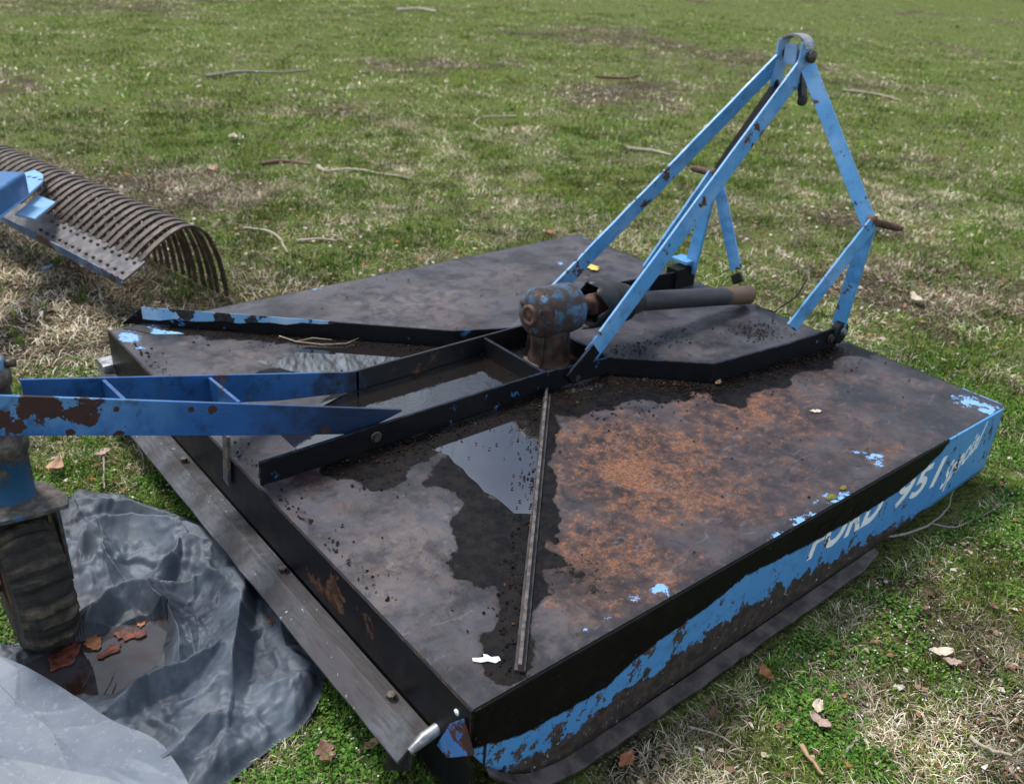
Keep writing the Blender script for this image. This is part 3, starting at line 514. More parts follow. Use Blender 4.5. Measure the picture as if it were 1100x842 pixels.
# end plates of the bar
mb = MB(); P = [g(418, 803, .105), g(436, 783, .12), g(452, 786, .12), g(440, 828, .04), g(412, 827, .04)]; mb.prism(P, (.004, .004, .0)); mb.build('end_plate', 'darksteel', cut, .001)
mb = MB(); mb.tube([at(440, 807, 2, .14), at(455, 793, 2, .150), at(473, 780, 2, .155)], [.007, .012, .011], 10); mb.build('clevis_pin', 'galv', cut)
mb = MB(); mb.hexa([Vector((-.035, 1.80, DZ - .15)), Vector((.01, 1.80, DZ - .15)), Vector((.01, 1.87, DZ - .15)), Vector((-.035, 1.87, DZ - .15)), Vector((-.035, 1.80, DZ - .11)), Vector((.01, 1.80, DZ - .11)), Vector((.01, 1.87, DZ - .11)), Vector((-.035, 1.87, DZ - .11))]); mb.build('end_bracket', 'galv', cut, .004)
mb = MB(); mb.prism([at(x, y, 0, -.012) for x, y in ((482, 778), (497, 772), (508, 811), (480, 814), (469, 800))], (.004, 0, 0)); mb.build('corner_gusset', 'boomrust', cut, .0005)
mb = MB(); p = at(492, 764, 0, -.004); mb.lathe(p, (-1, 0, 0), [(0, 0), (0, .006), (.004, .006), (.005, 0)], 10); mb.build('rivet', 'white', cut)
# cable by the brace
mb = MB(); mb.tube([at(867, 300, 1, .55), at(856, 318, 1, .56), at(842, 328, 1, .58), dk(832, 335, .004), dk(815, 330, .004), dk(812, 326, .006)], .0025, 6); mb.build('latch_cable', 'darksteel', cut)
text_part('FORD', 'lettering', (.962, 0, DZ - .122), (1.275, 0, DZ - .124), .086, .26, .038, sp=1.12)
text_part('951', 'lettering', (1.345, 0, DZ - .128), (1.580, 0, DZ - .138), .086, .26, .026, sp=1.10)
text_part('Special', 'lettering', (1.60, 0, DZ - .172), (1.785, 0, DZ - .082), .074, .40, .018, sp=1.05)

# ---- water on the deck (each puddle its own thing)
def blob_poly(pts, z, name, mat, label):
    bm = bmesh.new(); vs = [bm.verts.new((p[0], p[1], z)) for p in pts]; f = bm.faces.new(vs); bmesh.ops.triangulate(bm, faces=[f]); me = bpy.data.meshes.new(name); bm.to_mesh(me); bm.free()
    me.materials.append(M[mat]); o = bpy.data.objects.new(name, me); C.objects.link(o); return tag(o, label, 'puddle', 'puddles of rainwater on the machine and tarp')
zw = DZ - .0006
a = [(.835, .786), (.825, .772), (.44, .362)] + [tuple(dk(x, y)[:2]) for x, y in ((552, 551), (540, 540), (531, 533), (520, 528), (513, 519), (503, 511), (497, 503), (488, 497), (482, 489), (474, 486), (463, 482), (448, 484))] + [(.52, .786)]
blob_poly(a, zw, 'puddle', 'water', 'smooth puddle mirroring pale sky, against the thin diagonal ridge on the mower deck')
blob_poly([(.14, .80), (.842, .80), (.842, 1.067), (.42, 1.067), (.14, 1.05)], DZ + .0015, 'puddle', 'waterr', 'rippled puddle penned inside the black V frame beside the round gearbox')
blob_poly([(.20, 1.55), (.28, 1.35), (.42, 1.083), (.98, 1.083), (.97, 1.10), (.80, 1.155), (.36, 1.55)], zw + .0003, 'puddle', 'water', 'narrow brown puddle behind the far boom plate, below the blue-lipped rail')

# ---- crumbs of mud and leaf mould on the deck (uncountable)
litter_mat = NT('litter'); cc = litter_mat.attr('col', True); litter_mat.fin(cc, .9, 0, .1)
def flakes(name, P, S, cols, lift=.3, seed=1, cv=1.0):
    r = np.random.default_rng(seed); n = len(P); yaw = r.uniform(0, 2 * np.pi, n); k = 5
    th = np.linspace(0, 2 * np.pi, k, endpoint=False)[None] + r.uniform(-.4, .4, (n, k)); rad = S[:, None] * r.uniform(.5, 1.1, (n, k)); asp = r.uniform(.3, 1., n)[:, None]
    x = np.cos(th) * rad; y = np.sin(th) * rad * asp; z = r.uniform(0, lift, (n, k)) * S[:, None]
    X = x * np.cos(yaw)[:, None] - y * np.sin(yaw)[:, None]; Y = x * np.sin(yaw)[:, None] + y * np.cos(yaw)[:, None]
    ring = np.stack([X, Y, z], -1) + P[:, None]; top = P + np.stack([np.zeros(n), np.zeros(n), S * lift * 1.0], -1); co = np.concatenate([ring, top[:, None]], 1)
    base = (np.arange(n) * (k + 1))[:, None, None]; tri = np.array([[i, (i + 1) % k, k] for i in range(k)])[None] + base; tri = tri.reshape(-1)
    cl = np.repeat(cols[:, None], k + 1, 1).reshape(-1, 3) * r.uniform(.75, 1.25, (n * (k + 1), 1))
    return fast_mesh(name, co.reshape(-1, 3), tri, np.arange(len(tri) // 3) * 3, np.full(len(tri) // 3, 3), litter_mat.m, cl)
P = []
def scat(p, q, wd, n, off=0):
    p = np.array(p); q = np.array(q); t_ = rng.random(n)[:, None]; d = (q - p) / np.linalg.norm(q - p); nrm = np.array([-d[1], d[0]]); s_ = off + rng.exponential(wd, n)[:, None] * np.sign(off if off else 1)
    P.append(p + (q - p) * t_ + nrm * s_)
scat((.15, .785), (.83, .785), .03, 500, -.006); scat((1.06, .765), (1.285, .56), .03, 900, -.006); scat((1.285, .56), (1.84, .515), .022, 800, -.006); scat((.85, .78), (1.07, .765), .05, 700, -.006)
scat((.14, 1.75), (.80, 1.15), .02, 500, -.01); scat((.84, .76), (.12, .0), .018, 350, -.012); scat((.10, .03), (.82, .79), .012, 60, .012); scat((0.01, .3), (.01, 1.7), .02, 200, -.004)
q = dk(812, 356); P.append(np.array([q.x, q.y]) + rng.normal(0, 1, (260, 2)) * (.05, .035)); q = dk(500, 300); P.append(rng.uniform((.02, .02), (L - .02, W - .02), (150, 2))); P.append(np.array([.92, .95]) + rng.normal(0, .05, (220, 2)))
q = dk(720, 375); P.append(np.array([1.25, .85]) + rng.normal(0, 1, (160, 2)) * (.12, .03))
P = np.vstack(P); P = P[(P[:, 0] > .01) & (P[:, 0] < L) & (P[:, 1] > .01) & (P[:, 1] < W)]; S = rng.uniform(.0018, .0065, len(P)); pal = np.array([[.006, .005, .004], [.010, .007, .006], [.018, .011, .008], [.004, .004, .004], [.07, .035, .018]]); pc = pal[rng.choice(5, len(P), p=[.35, .3, .2, .12, .03])]
o = flakes('leaf_mould', np.column_stack([P, np.full(len(P), DZ + .0005)]), S, pc, .7, 3); tag(o, 'dark wet crumbs of leaf mould lying along the frame rails of the mower', 'leaf mould', kind='stuff')
# ---- small things on the deck
def leaf(name, p, size, mat, rot, label, group=None, curl=.25, asp=.45, tip=0.0, cat='dead leaf'):
    mb = MB(); n = 9; vs = []; r = random.Random(int(p[0] * 1e4) & 0xffff)
    for i in range(n + 1):
        t_ = i / n; wd = math.sin(math.pi * min(1, t_ * .96 + .02)) ** .8 * asp * size / 2 * r.uniform(.55, 1.35); x = (t_ - .5) * size; zc_ = curl * size * (abs(t_ - .5) * 1.2) ** 1.5
        for s_ in (-1, -.4, .4, 1): vs.append((x + r.uniform(-.02, .02) * size, s_ * wd, zc_ + curl * size * .35 * abs(s_) ** 2 + r.uniform(0, .02) * size))
    fs = [(i * 4 + j, (i + 1) * 4 + j, (i + 1) * 4 + j + 1, i * 4 + j + 1) for i in range(n) for j in range(3)]
    ro = Matrix.Rotation(rot, 3, 'Z') @ Matrix.Rotation(tip, 3, 'X'); mb.add([ro @ Vector(v) + Vector(p) for v in vs], fs, True); o = mb.build(name, mat); s = o.modifiers.new('t', 'SOLIDIFY'); s.thickness = .0008
    return tag(o, label, cat, group)
def mleaf(name, c1, c2): M[name] = simple(name, c1, c2, 90, .7, 0, .4)
mleaf('tan', (.30, .17, .09), (.42, .27, .16)); mleaf('brownleaf', (.10, .045, .03), (.18, .09, .06)); mleaf('orangeleaf', (.20, .07, .03), (.36, .15, .06)); mleaf('paleleaf', (.42, .35, .26), (.55, .48, .38)); mleaf('redleaf', (.05, .014, .009), (.20, .05, .025)); mleaf('pinkleaf', (.30, .20, .17), (.40, .28, .24))
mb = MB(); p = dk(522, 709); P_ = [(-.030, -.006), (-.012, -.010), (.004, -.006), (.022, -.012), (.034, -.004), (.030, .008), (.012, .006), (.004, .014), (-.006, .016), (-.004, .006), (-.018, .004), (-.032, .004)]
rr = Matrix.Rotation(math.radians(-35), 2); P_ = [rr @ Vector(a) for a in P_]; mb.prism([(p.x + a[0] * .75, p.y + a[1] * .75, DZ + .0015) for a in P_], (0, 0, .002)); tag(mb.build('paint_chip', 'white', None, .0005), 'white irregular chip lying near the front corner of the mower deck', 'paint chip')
leaf('fallen_leaf', dk(637, 288, .003), .07, 'yellow', 1.2, 'bright yellow leaf on the far part of the mower deck, between the blue bars', curl=.05, asp=.7)
leaf('fallen_leaf', dk(876, 442, .002), .035, 'paleleaf', -.6, 'small pale leaf alone on the rusty right half of the mower deck', curl=.1)
leaf('fallen_leaf', dk(771, 412, .002), .035, 'tan', .3, 'small tan leaf at the foot of the black frame rail below the mast', curl=.3)

mb = MB(); mb.tube([dk(300, 361, .004), dk(318, 367, .005), dk(345, 370, .004), dk(372, 369, .005), dk(388, 362, .004)], [.0022, .002, .0018, .0015, .001], 6); mb.tube([dk(318, 367, .005), dk(336, 363, .008), dk(356, 365, .005)], [.0018, .0015, .001], 6); M['strawtwig'] = simple('straw_twig', (.22, .17, .11), (.38, .31, .22), 40, .8)
tag(mb.build('twig', 'strawtwig'), 'pale forked twig at the water edge below the blue-lipped rail on the mower deck', 'twig')
M['moss'] = simple('moss', (.06, .075, .010), (.17, .17, .02), 120, .95, 0, 1.0, 8)
for px, py, sz, lb in ((893, 534, .012, 'yellow green moss clump on the deck edge above the white letters, nearer one'), (906, 524, .009, 'smaller yellow green moss clump farther along the deck edge above the white letters')):
    p = dk(px, py, .001); vs = []; fs = []; r_ = random.Random(px)
    for i in range(6):
        for k in range(14): a_ = 2 * math.pi * k / 14; q_ = 1 - i / 5.5; rr_ = sz * q_ ** .6 * r_.uniform(.75, 1.2); vs.append((p.x + math.cos(a_) * rr_ * 1.3, p.y + math.sin(a_) * rr_ * .8, p.z + sz * .35 * (i / 5) ** .7 + r_.uniform(0, .0012)))
    fs = [(i * 14 + k, i * 14 + (k + 1) % 14, (i + 1) * 14 + (k + 1) % 14, (i + 1) * 14 + k) for i in range(5) for k in range(14)] + [tuple(70 + k for k in range(14))]
    mb = MB(); mb.add(vs, fs); tag(mb.build('moss_clump', 'moss'), lb, 'moss')

# ================================================================== LANDSCAPE RAKE
tip = g(243, 318, .004); rd = Vector((-.174, .985, 0)).normalized(); rn = Vector((rd.y, -rd.x, 0))   # rn: away from the bar, towards the tips
rake = thing('landscape_rake', (tip.x, tip.y, 0), 'rusty landscape rake with a row of curled tines on the grass behind the mower', 'rake')
prof = [(-.3446, .230), (-.30, .262), (-.25, .292), (-.20, .316), (-.16, .326), (-.12, .322), (-.085, .302), (-.055, .268), (-.035, .22), (-.018, .165), (-.006, .10), (0, .045), (.002, .003)]
prof = [(a * 1.0, z) for a, z in prof]
def catmull(p, m=3):
    o = []
    for i in range(len(p) - 1):
        a = Vector(p[max(0, i - 1)]); b = Vector(p[i]); c = Vector(p[i + 1]); d = Vector(p[min(len(p) - 1, i + 2)])
        for j in range(m): t_ = j / m; o.append(.5 * ((2 * b) + (c - a) * t_ + (2 * a - 5 * b + 4 * c - d) * t_ ** 2 + (3 * b - a - 3 * c + d) * t_ ** 3))
    o.append(Vector(p[-1])); return o
pp = catmull(prof); NT_ = 31; pitch = .0545; b0 = Vector((tip.x, tip.y, 0))
def tine_mb():
    mb = MB(); vs = []; n = len(pp); wd = .028; th = .0085
    for i, p in enumerate(pp):
        d = (pp[min(n - 1, i + 1)] - pp[max(0, i - 1)]).normalized(); q = Vector((-d.y, d.x)) * th / 2
        ww = wd * (1 if i < n - 4 else .8)
        for a, b in ((-ww / 2, 1), (ww / 2, 1), (ww / 2, -1), (-ww / 2, -1)): o_ = b0 + rn * (p.x + q.x * b) + rd * a + Vector((0, 0, p.y + q.y * b)); vs.append(o_)
    fs = [(0, 1, 2, 3), tuple(4 * (n - 1) + k for k in (3, 2, 1, 0))]
    for i in range(n - 1):
        for j in range(4): a = 4 * i + j; b = 4 * i + (j + 1) % 4; fs.append((a, a + 4, b + 4, b))
    mb.add(vs, fs); return mb
t0 = tine_mb().build('tine', 'tine', rake, .001)
for i in range(1, NT_):
    o = t0.copy(); C.objects.link(o); o.parent = rake; o.matrix_parent_inverse = t0.matrix_parent_inverse; o.location = rd * pitch * i + rn * random.uniform(-.006, .006); o.rotation_euler = (0, 0, 0)
# tool bar: flat plate sloping down from the tines with a turned-up lip
def rk(a, s, z): return b0 + rn * a + rd * s + Vector((0, 0, z))
ln = pitch * NT_
mb = MB(); mb.hexa([rk(-.43, -.03, .178), rk(-.43, ln, .178), rk(-.335, ln, .228), rk(-.335, -.03, .228), rk(-.432, -.03, .186), rk(-.432, ln, .186), rk(-.337, ln, .236), rk(-.337, -.03, .236)]); tb = sub(mb.build('tool_bar', 'rakebar', rake, .001))
mb = MB(); mb.hexa([rk(-.442, -.03, .165), rk(-.442, ln, .165), rk(-.433, ln, .165), rk(-.433, -.03, .165), rk(-.452, -.03, .205), rk(-.452, ln, .205), rk(-.446, ln, .205), rk(-.446, -.03, .205)]); mb.build('bar_lip', 'rakelip', tb, .001)
mb = MB(); mb.hexa([rk(-.36, .5, .15), rk(-.36, ln, .15), rk(-.30, ln, .15), rk(-.30, .5, .15), rk(-.36, .5, .215), rk(-.36, ln, .215), rk(-.30, ln, .215), rk(-.30, .5, .215)]); mb.build('square_tube', 'rakebar', tb, .002)
bz = MB(); bz.lathe((0, 0, 0), (0, 0, 1), [(0, .0075), (.005, .0075), (.007, .005), (.007, 0)], 6, False); b1 = None
for i in range(13):
    for j in (0, 1):
        pz = rk(-.41 + .05 * j, .01 + pitch * i, .198 + .026 * j)
        if b1 is None: b1 = bz.build('bolt', 'darksteel', tb); b1.location = pz; b1.matrix_parent_inverse = Matrix.Translation(-PL[tb.name])
        else: o = b1.copy(); C.objects.link(o); o.location = pz
# pivot: bracket, holed plate, big blue tube
def onrk(x, y, z): return g(x, y, z)
mb = MB(); mb.prism([onrk(16, 232, .29), onrk(42, 212, .29), onrk(60, 219, .29), onrk(38, 237, .29)], (0, 0, .008)); mb.build('pivot_bracket', 'rakepale', rake, .001)
P = [onrk(x, y, .33) for x, y in ((-10, 232), (5, 205), (26, 188), (38, 185), (47, 190), (46, 198), (30, 212), (-5, 240))]; mb = MB(); mb.prism(P, (0, 0, .010)); pv = sub(mb.build('pivot_plate', 'rakepale', rake, .001))
for x, y in ((31, 190), (37, 191), (43, 193)): mb = MB(); p = onrk(x, y, .3405); mb.prism([p + Vector((a * .011 * math.cos(.5) - b * .004 * math.sin(.5), a * .011 * math.sin(.5) + b * .004, 0)) for a, b in ((-.8, -1), (.8, -1), (1, 0), (.8, 1), (-.8, 1), (-1, 0))], (0, 0, .0015)); mb.build('slot', 'darksteel', pv)
mb = MB(); P = [onrk(-30, 222, .32), onrk(-8, 236, .32), onrk(27, 210, .32), onrk(3, 180, .40), onrk(-30, 185, .40)]
a0 = onrk(-60, 245, .38); a1 = onrk(12, 197, .38); d = (a1 - a0).normalized(); mb.bar(a0, a1, (0, 0, 1), .13, .10); mb.build('swivel_beam', 'rakeblue', rake, .012, 3)

# ================================================================== TARP
def catmull3(p, m=4):
    o = []
    for i in range(len(p) - 1):
        a = p[max(0, i - 1)]; b = p[i]; c = p[i + 1]; d = p[min(len(p) - 1, i + 2)]
        for j in range(m): t_ = j / m; o.append(.5 * ((2 * b) + (c - a) * t_ + (2 * a - 5 * b + 4 * c - d) * t_ ** 2 + (3 * b - a - 3 * c + d) * t_ ** 3))
    o.append(p[-1]); return o
def polyd(X, Y, pts):
    best = np.full(X.shape, 9.); side = np.zeros(X.shape)
    for (x0, y0), (x1, y1) in zip(pts[:-1], pts[1:]):
        dx, dy = x1 - x0, y1 - y0; l2 = dx * dx + dy * dy; t_ = np.clip(((X - x0) * dx + (Y - y0) * dy) / l2, 0, 1); d = np.hypot(X - x0 - t_ * dx, Y - y0 - t_ * dy); sd_ = np.sign(dx * (Y - y0) - dy * (X - x0)); m = d < best; best = np.where(m, d, best); side = np.where(m, sd_, side)
    return best, side
def inside(X, Y, poly):
    r = np.zeros(X.shape, bool); n = len(poly)
    for i in range(n):
        x0, y0 = poly[i]; x1, y1 = poly[(i + 1) % n]; c = ((y0 > Y) != (y1 > Y)); xi = (x1 - x0) * (Y - y0) / ((y1 - y0) if y1 != y0 else 1e-9) + x0; r ^= c & (X < xi)
    return r
def gp(pts, z=0.02): return [tuple(g(x, y, z)[:2]) for x, y in pts]
def snap(o, poly, cell, ze):
    n = len(o.data.vertices); co = np.zeros(n * 3); o.data.vertices.foreach_get('co', co); co = co.reshape(-1, 3); best = np.full(n, 9.); bp = co[:, :2].copy(); P = poly + [poly[0]]
    for (x0, y0), (x1, y1) in zip(P[:-1], P[1:]):
        dx, dy = x1 - x0, y1 - y0; t_ = np.clip(((co[:, 0] - x0) * dx + (co[:, 1] - y0) * dy) / (dx * dx + dy * dy), 0, 1); qx, qy = x0 + t_ * dx, y0 + t_ * dy; d = np.hypot(co[:, 0] - qx, co[:, 1] - qy); m = d < best; best = np.where(m, d, best); bp[m] = np.stack([qx, qy], -1)[m]
    m = best < cell * 1.05; co[m, :2] = bp[m]; co[m, 2] = ze; o.data.vertices.foreach_set('co', co.ravel()); o.data.update()
def curve(pts, m=6): P = [Vector((a, b, 0)) for a, b in pts]; P = [P[-1]] + P + [P[0], P[1]]; q = catmull3(P, m); return [(v.x, v.y) for v in q[m:-m - 1]]
t = NT('tarp_cloth'); n1 = t.noise(6, 6, .65); n2 = t.noise(40, 7, .7); n3 = t.noise(2.5, 3)
col = t.mix(t.ss(n1, .35, .65), (.040, .050, .068), (.085, .105, .135)); col = t.mix(t.math('MULTIPLY', t.ss(n2, .5, .72), .45), col, (.17, .195, .23)); col = t.mix(t.math('MULTIPLY', t.attr('damp'), t.ss(n1, .3, .5)), col, (.035, .042, .052))
wv = t.n.new('ShaderNodeTexWave'); wv.inputs['Scale'].default_value = 260; t.link(t.geo.outputs['Position'], wv.inputs[0])
t.bump(t.math('ADD', t.math('MULTIPLY', n2, .8), t.math('MULTIPLY', wv.outputs[1], .15)), .35, .0015)
M['tarp'] = t.fin(col, t.mixf(n2, .46, .64), 0, .4)
outline = curve(gp([(72, 532), (120, 528), (215, 558), (255, 590), (330, 640), (370, 700), (350, 722), (344, 745), (325, 775), (290, 800), (262, 822), (225, 850), (150, 880), (40, 860), (-30, 820), (-40, 690), (60, 690), (40, 620)], .015))
def radial(poly, c, n, rings):
    P = np.array(poly + [poly[0]]); L_ = np.r_[0, np.cumsum(np.hypot(*np.diff(P, axis=0).T))]; q = np.linspace(0, L_[-1], n); ex = np.interp(q, L_, P[:, 0]); ey = np.interp(q, L_, P[:, 1]); r = np.linspace(.004, 1, rings)[:, None]; return c[0] + (ex - c[0])[None] * r, c[1] + (ey - c[1])[None] * r
ox = np.array(outline); xs_ = np.array([ox[:, 0].min() - .02, ox[:, 0].max() + .02]); ys_ = np.array([ox[:, 1].min() - .02, ox[:, 1].max() + .02]); X, Y = radial(outline, g(185, 700, .015), 560, 190)
wx = X + (fbm(X, Y, 6, 2, 1.) - .5) * .035; wy = Y + (fbm(X, Y, 6, 2, 6.) - .5) * .035
Hh = .006 + .014 * fbm(X, Y, 5, 3, 2.)
ridges = [([(70, 533), (140, 540), (226, 570)], .034, .03, .030), ([(84, 606), (100, 578), (150, 569), (205, 578), (254, 606)], .070, .03, .115), ([(112, 574), (112, 600), (138, 626)], .045, .030, .03),
          ([(78, 692), (100, 660), (128, 642), (158, 637), (174, 650), (190, 690), (198, 728)], .048, .050, .035), ([(150, 632), (200, 626), (252, 606)], .030, .02, .05), ([(263, 610), (259, 660), (262, 702), (252, 748)], .068, .030, .11),
          ([(116, 766), (160, 747), (200, 729), (235, 712), (262, 690)], .060, .075, .030), ([(150, 850), (196, 805), (235, 775), (256, 748)], .040, .09, .05), ([(252, 748), (290, 742), (322, 728), (350, 722)], .034, .05, .09), ([(252, 748), (240, 790), (216, 842)], .022, .05, .05),
          ([(292, 640), (312, 690), (346, 716)], .030, .05, .05), ([(180, 640), (205, 690), (222, 722)], .030, .05, .03), ([(60, 700), (90, 690), (20, 715)], .02, .03, .03), ([(205, 578), (190, 605), (150, 632)], .05, .03, .04)]
Hh = .004 + .012 * fbm(X, Y, 3.5, 2, 2.)
for pts, h, wl, wr_ in ridges:
    pg = gp(pts, .04); d, s_ = polyd(wx, wy, pg); wdt = np.where(s_ > 0, wl, wr_); along = np.minimum(np.hypot(X - pg[0][0], Y - pg[0][1]), np.hypot(X - pg[-1][0], Y - pg[-1][1])); hh = h * (.45 + .55 * sstep(0, .07, along))
    tent = hh * np.clip(1 - d / (wdt * 1.25), 0, 1) ** 1.25; Hh = np.maximum(Hh, tent * 1.18) + .14 * np.minimum(Hh, tent)
cr_ = 1 - np.abs(fbm(wx, wy, 7, 4, 12.) * 2 - 1); Hh += .010 * sstep(.80, .98, cr_); cr_ = 1 - np.abs(fbm(wx, wy, 16, 3, 22.) * 2 - 1); Hh += .0035 * sstep(.75, 1, cr_)
pud = gp([(25, 712), (60, 695), (95, 682), (130, 668), (165, 660), (180, 655), (178, 690), (165, 725), (140, 748), (110, 752), (80, 745)], .02); pc_ = np.mean(np.array(pud), 0)
ins = inside(wx, wy, pud); dp, _ = polyd(wx, wy, pud + [pud[0]]); Hh = np.where(ins, np.maximum(.004, Hh - sstep(0, .03, dp) * .06), Hh)
d, s_ = polyd(X, Y, outline + [outline[0]]); Hh = .003 + (Hh - .003) * sstep(0, .035, d)

def crumple(X, Y, n, seed, x0, x1, y0, y1):
    r = np.random.default_rng(seed); P = np.stack([r.uniform(x0, x1, n), r.uniform(y0, y1, n)], -1); D = np.sort(np.stack([np.hypot((X - p[0]) * a, (Y - p[1])) for p, a in zip(P, r.uniform(.6, 1.7, n))]), 0); return D[1] - D[0], D[0]
bx = (xs_[0], xs_[-1], ys_[0], ys_[-1]); c1, _ = crumple(wx, wy, 26, 3, *bx); c2, _ = crumple(wx, wy, 90, 4, *bx); c3, _ = crumple(X, Y, 240, 9, *bx)
Hh = Hh + .12 * (.10 - np.minimum(c1, .10)) + .09 * (.035 - np.minimum(c2, .035)) + .05 * (.012 - np.minimum(c3, .012))
Hh = np.where(ins, np.minimum(Hh, .014 - sstep(0, .05, dp) * .03), Hh); d, s_ = polyd(X, Y, outline + [outline[0]]); Hh = .003 + (Hh - .003) * sstep(0, .02, d)
tc = Hh; under = sstep(-.13, -.08, X) * (X > -.13); Hh = np.minimum(Hh, np.where(X > -.11, .085, 1))
damp = np.clip(sstep(.045, .01, np.abs(dp)) * 1.0 + sstep(.55, .75, fbm(X, Y, 5, 4, 30.)) * .9, 0, 1)
tarp = grid_mesh('tarp', X, Y, Hh, M['tarp'], dict(damp=damp)); tag(tarp, 'crumpled grey tarpaulin in deep folds on the grass between the tail wheel and the mower', 'tarp')
s = tarp.modifiers.new('t', 'SOLIDIFY'); s.thickness = .0012; s.offset = -1
fl = curve(gp([(-40, 690), (0, 702), (30, 715), (70, 738), (120, 772), (168, 792), (188, 815), (205, 845), (215, 880), (-40, 880)], .06), 4); fx = np.array(fl); X2, Y2 = radial(curve(fl[1:9]) + [fl[9], fl[0]] if False else fl, g(60, 800, .06), 420, 120)
d, s_ = polyd(X2, Y2, fl[:36]); c4, _ = crumple(X2, Y2, 16, 21, fx[:, 0].min(), fx[:, 0].max(), fx[:, 1].min(), fx[:, 1].max()); H2 = .050 + .02 * sstep(0, .25, d) + .05 * (.08 - np.minimum(c4, .08)) + (fbm(X2, Y2, 2.5, 2, 3.) - .5) * .02
t = NT('tarp_flap_cloth'); n1 = t.noise(5, 6, .65); n2 = t.noise(70, 4, .6, 1); col = t.mix(t.ss(n1, .35, .7), (.080, .102, .138), (.125, .150, .192)); col = t.mix(t.math('MULTIPLY', t.ss(n2, .55, .7), .5), col, (.20, .23, .28)); col = t.mix(t.math('MULTIPLY', t.ss(t.noise(11, 9, .8), .55, .68), .5), col, (.075, .085, .10)); t.bump(n2, .2, .0006); M['tarpflap'] = t.fin(col, .55)
flap = grid_mesh('tarp', X2, Y2, H2, M['tarpflap'], {}); tag(flap, 'smooth pale grey tarpaulin sheet lying over the crumpled one at the bottom left corner', 'tarp'); s = flap.modifiers.new('t', 'SOLIDIFY'); s.thickness = .0015; s.offset = -1
o = blob_poly([tuple(np.array(p) * 1.04 - np.array(pc_) * .04) for p in pud], .016, 'puddle', 'watert', 'dirty puddle with sodden leaves held in a fold of the grey tarp')
for i, (x, y, m, sz, lb) in enumerate(((70, 706, 'redleaf', .09, 'long sodden red brown leaf at the left end of the tarp puddle'), (100, 690, 'orangeleaf', .06, 'orange leaf floating in the middle of the tarp puddle'), (140, 682, 'redleaf', .07, 'dark red leaf at the right end of the tarp puddle'), (118, 700, 'redleaf', .055, 'small dark red leaf near the lower rim of the tarp puddle'), (152, 668, 'orangeleaf', .04, 'small orange leaf at the top rim of the tarp puddle'))):
    leaf('sodden_leaf', g(x, y, .0165), sz, m, .7 + i * .9, lb, 'sodden leaves in the tarp puddle', .06, .55)
for x, y, lb in ((118, 735, 'thin dark twig standing in the near edge of the tarp puddle'), (95, 728, 'short dark twig beside the near edge of the tarp puddle')):
    mb = MB(); mb.tube([g(x - 6, y + 10, .018), g(x, y, .03), g(x + 5, y - 12, .03)], [.0012, .0018, .001], 6); tag(mb.build('twig', 'darksteel'), lb, 'twig')
leaf('dead_leaf', g(300, 664, .035), .06, 'orangeleaf', .3, 'orange brown leaf wedged in the tarp beneath the rear angle bar', None, .2)

# ================================================================== GROUND
def gz(x, y):
    far = sstep(3, 12, np.hypot(np.asarray(x) - .9, np.asarray(y) - .9)); return (fbm(x, y, 1.6, 4, 4.) - .55) * .022 - .006 + far * (fbm(x, y, .18, 3, 14.) - .5) * .25 + .034 * sstep(.3, 1.6, x) * np.exp(-((np.asarray(x) - 1.6) ** 2 + np.asarray(y) ** 2) / 4)
def warp(a, b, n): k = np.linspace(-1, 1, n); s_ = np.sinh(k * 5.2) / np.sinh(5.2); return a + s_ * b
gx_, gy_ = np.meshgrid(warp(1.0, 420, 420), warp(1.5, 420, 420)); GZ_ = gz(gx_, gy_); inn = (gx_ > -.02) & (gx_ < 1.9) & (gy_ > .01) & (gy_ < 1.8); GZ_ = np.where(inn, -.03, GZ_); tm = inside(gx_, gy_, outline) ; GZ_ = np.where(tm, -.02, GZ_)
def patch(x, y): return .5 * fbm(x, y, .9, 4, 40.) + .5 * fbm(x, y, .33, 3, 60.)      # greenness in world space
def greenness(x, y):
    a = sstep(.38, .60, patch(x, y)); near_r = np.exp(-(((x - 2.1) / .8) ** 2 + ((y + .05) / .5) ** 2)); b = np.exp(-(((x - 1.1) / .45) ** 2 + ((y + .25) / .2) ** 2))
    dist = np.hypot(x - CAM[0], y - CAM[1]); a = a * .66 + .34 * (fbm(x, y, 3.2, 4, 140.) - .5) * 2 + .10 * sstep(5, 11, dist) + .22; a = a - .30 * np.exp(-((dist - 4.6) / 1.3) ** 2) * (fbm(x, y, 1.3, 3, 77.) * 1.4)
    return np.clip(a + .45 * near_r - .10 * b + .26 * sstep(3.5, 2.3, dist) + .10 * sstep(6, 12, dist), 0, 1)
gr = greenness(gx_, gy_)
t = NT('soil_and_thatch'); a_ = t.attr('green'); n1 = t.noise(45, 8, .75); n2 = t.noise(6, 5); n3 = t.noise(160, 3, .7)
soil = t.mix(t.ss(n1, .40, .60), (.012, .009, .006), (.085, .066, .045)); soil = t.mix(t.ss(n3, .57, .62), soil, (.30, .26, .19))
grn = t.mix(t.ss(n1, .35, .65), (.022, .036, .010), (.13, .17, .035)); grn = t.mix(t.ss(n3, .56, .62), grn, (.30, .29, .17))
n5 = t.noise(2.2, 6, .6); col = t.mix(t.ss(t.math('ADD', a_, t.math('MULTIPLY', t.math('SUBTRACT', n2, .5), .9)), .25, .65), soil, grn)
t.bump(n1, .8, .02); M['ground'] = t.fin(col, 1.0, 0, .03)
ground = grid_mesh('ground', gx_, gy_, GZ_, M['ground'], dict(green=gr)); tag(ground, 'patchy lawn soil with thatch', None, kind='structure'); 
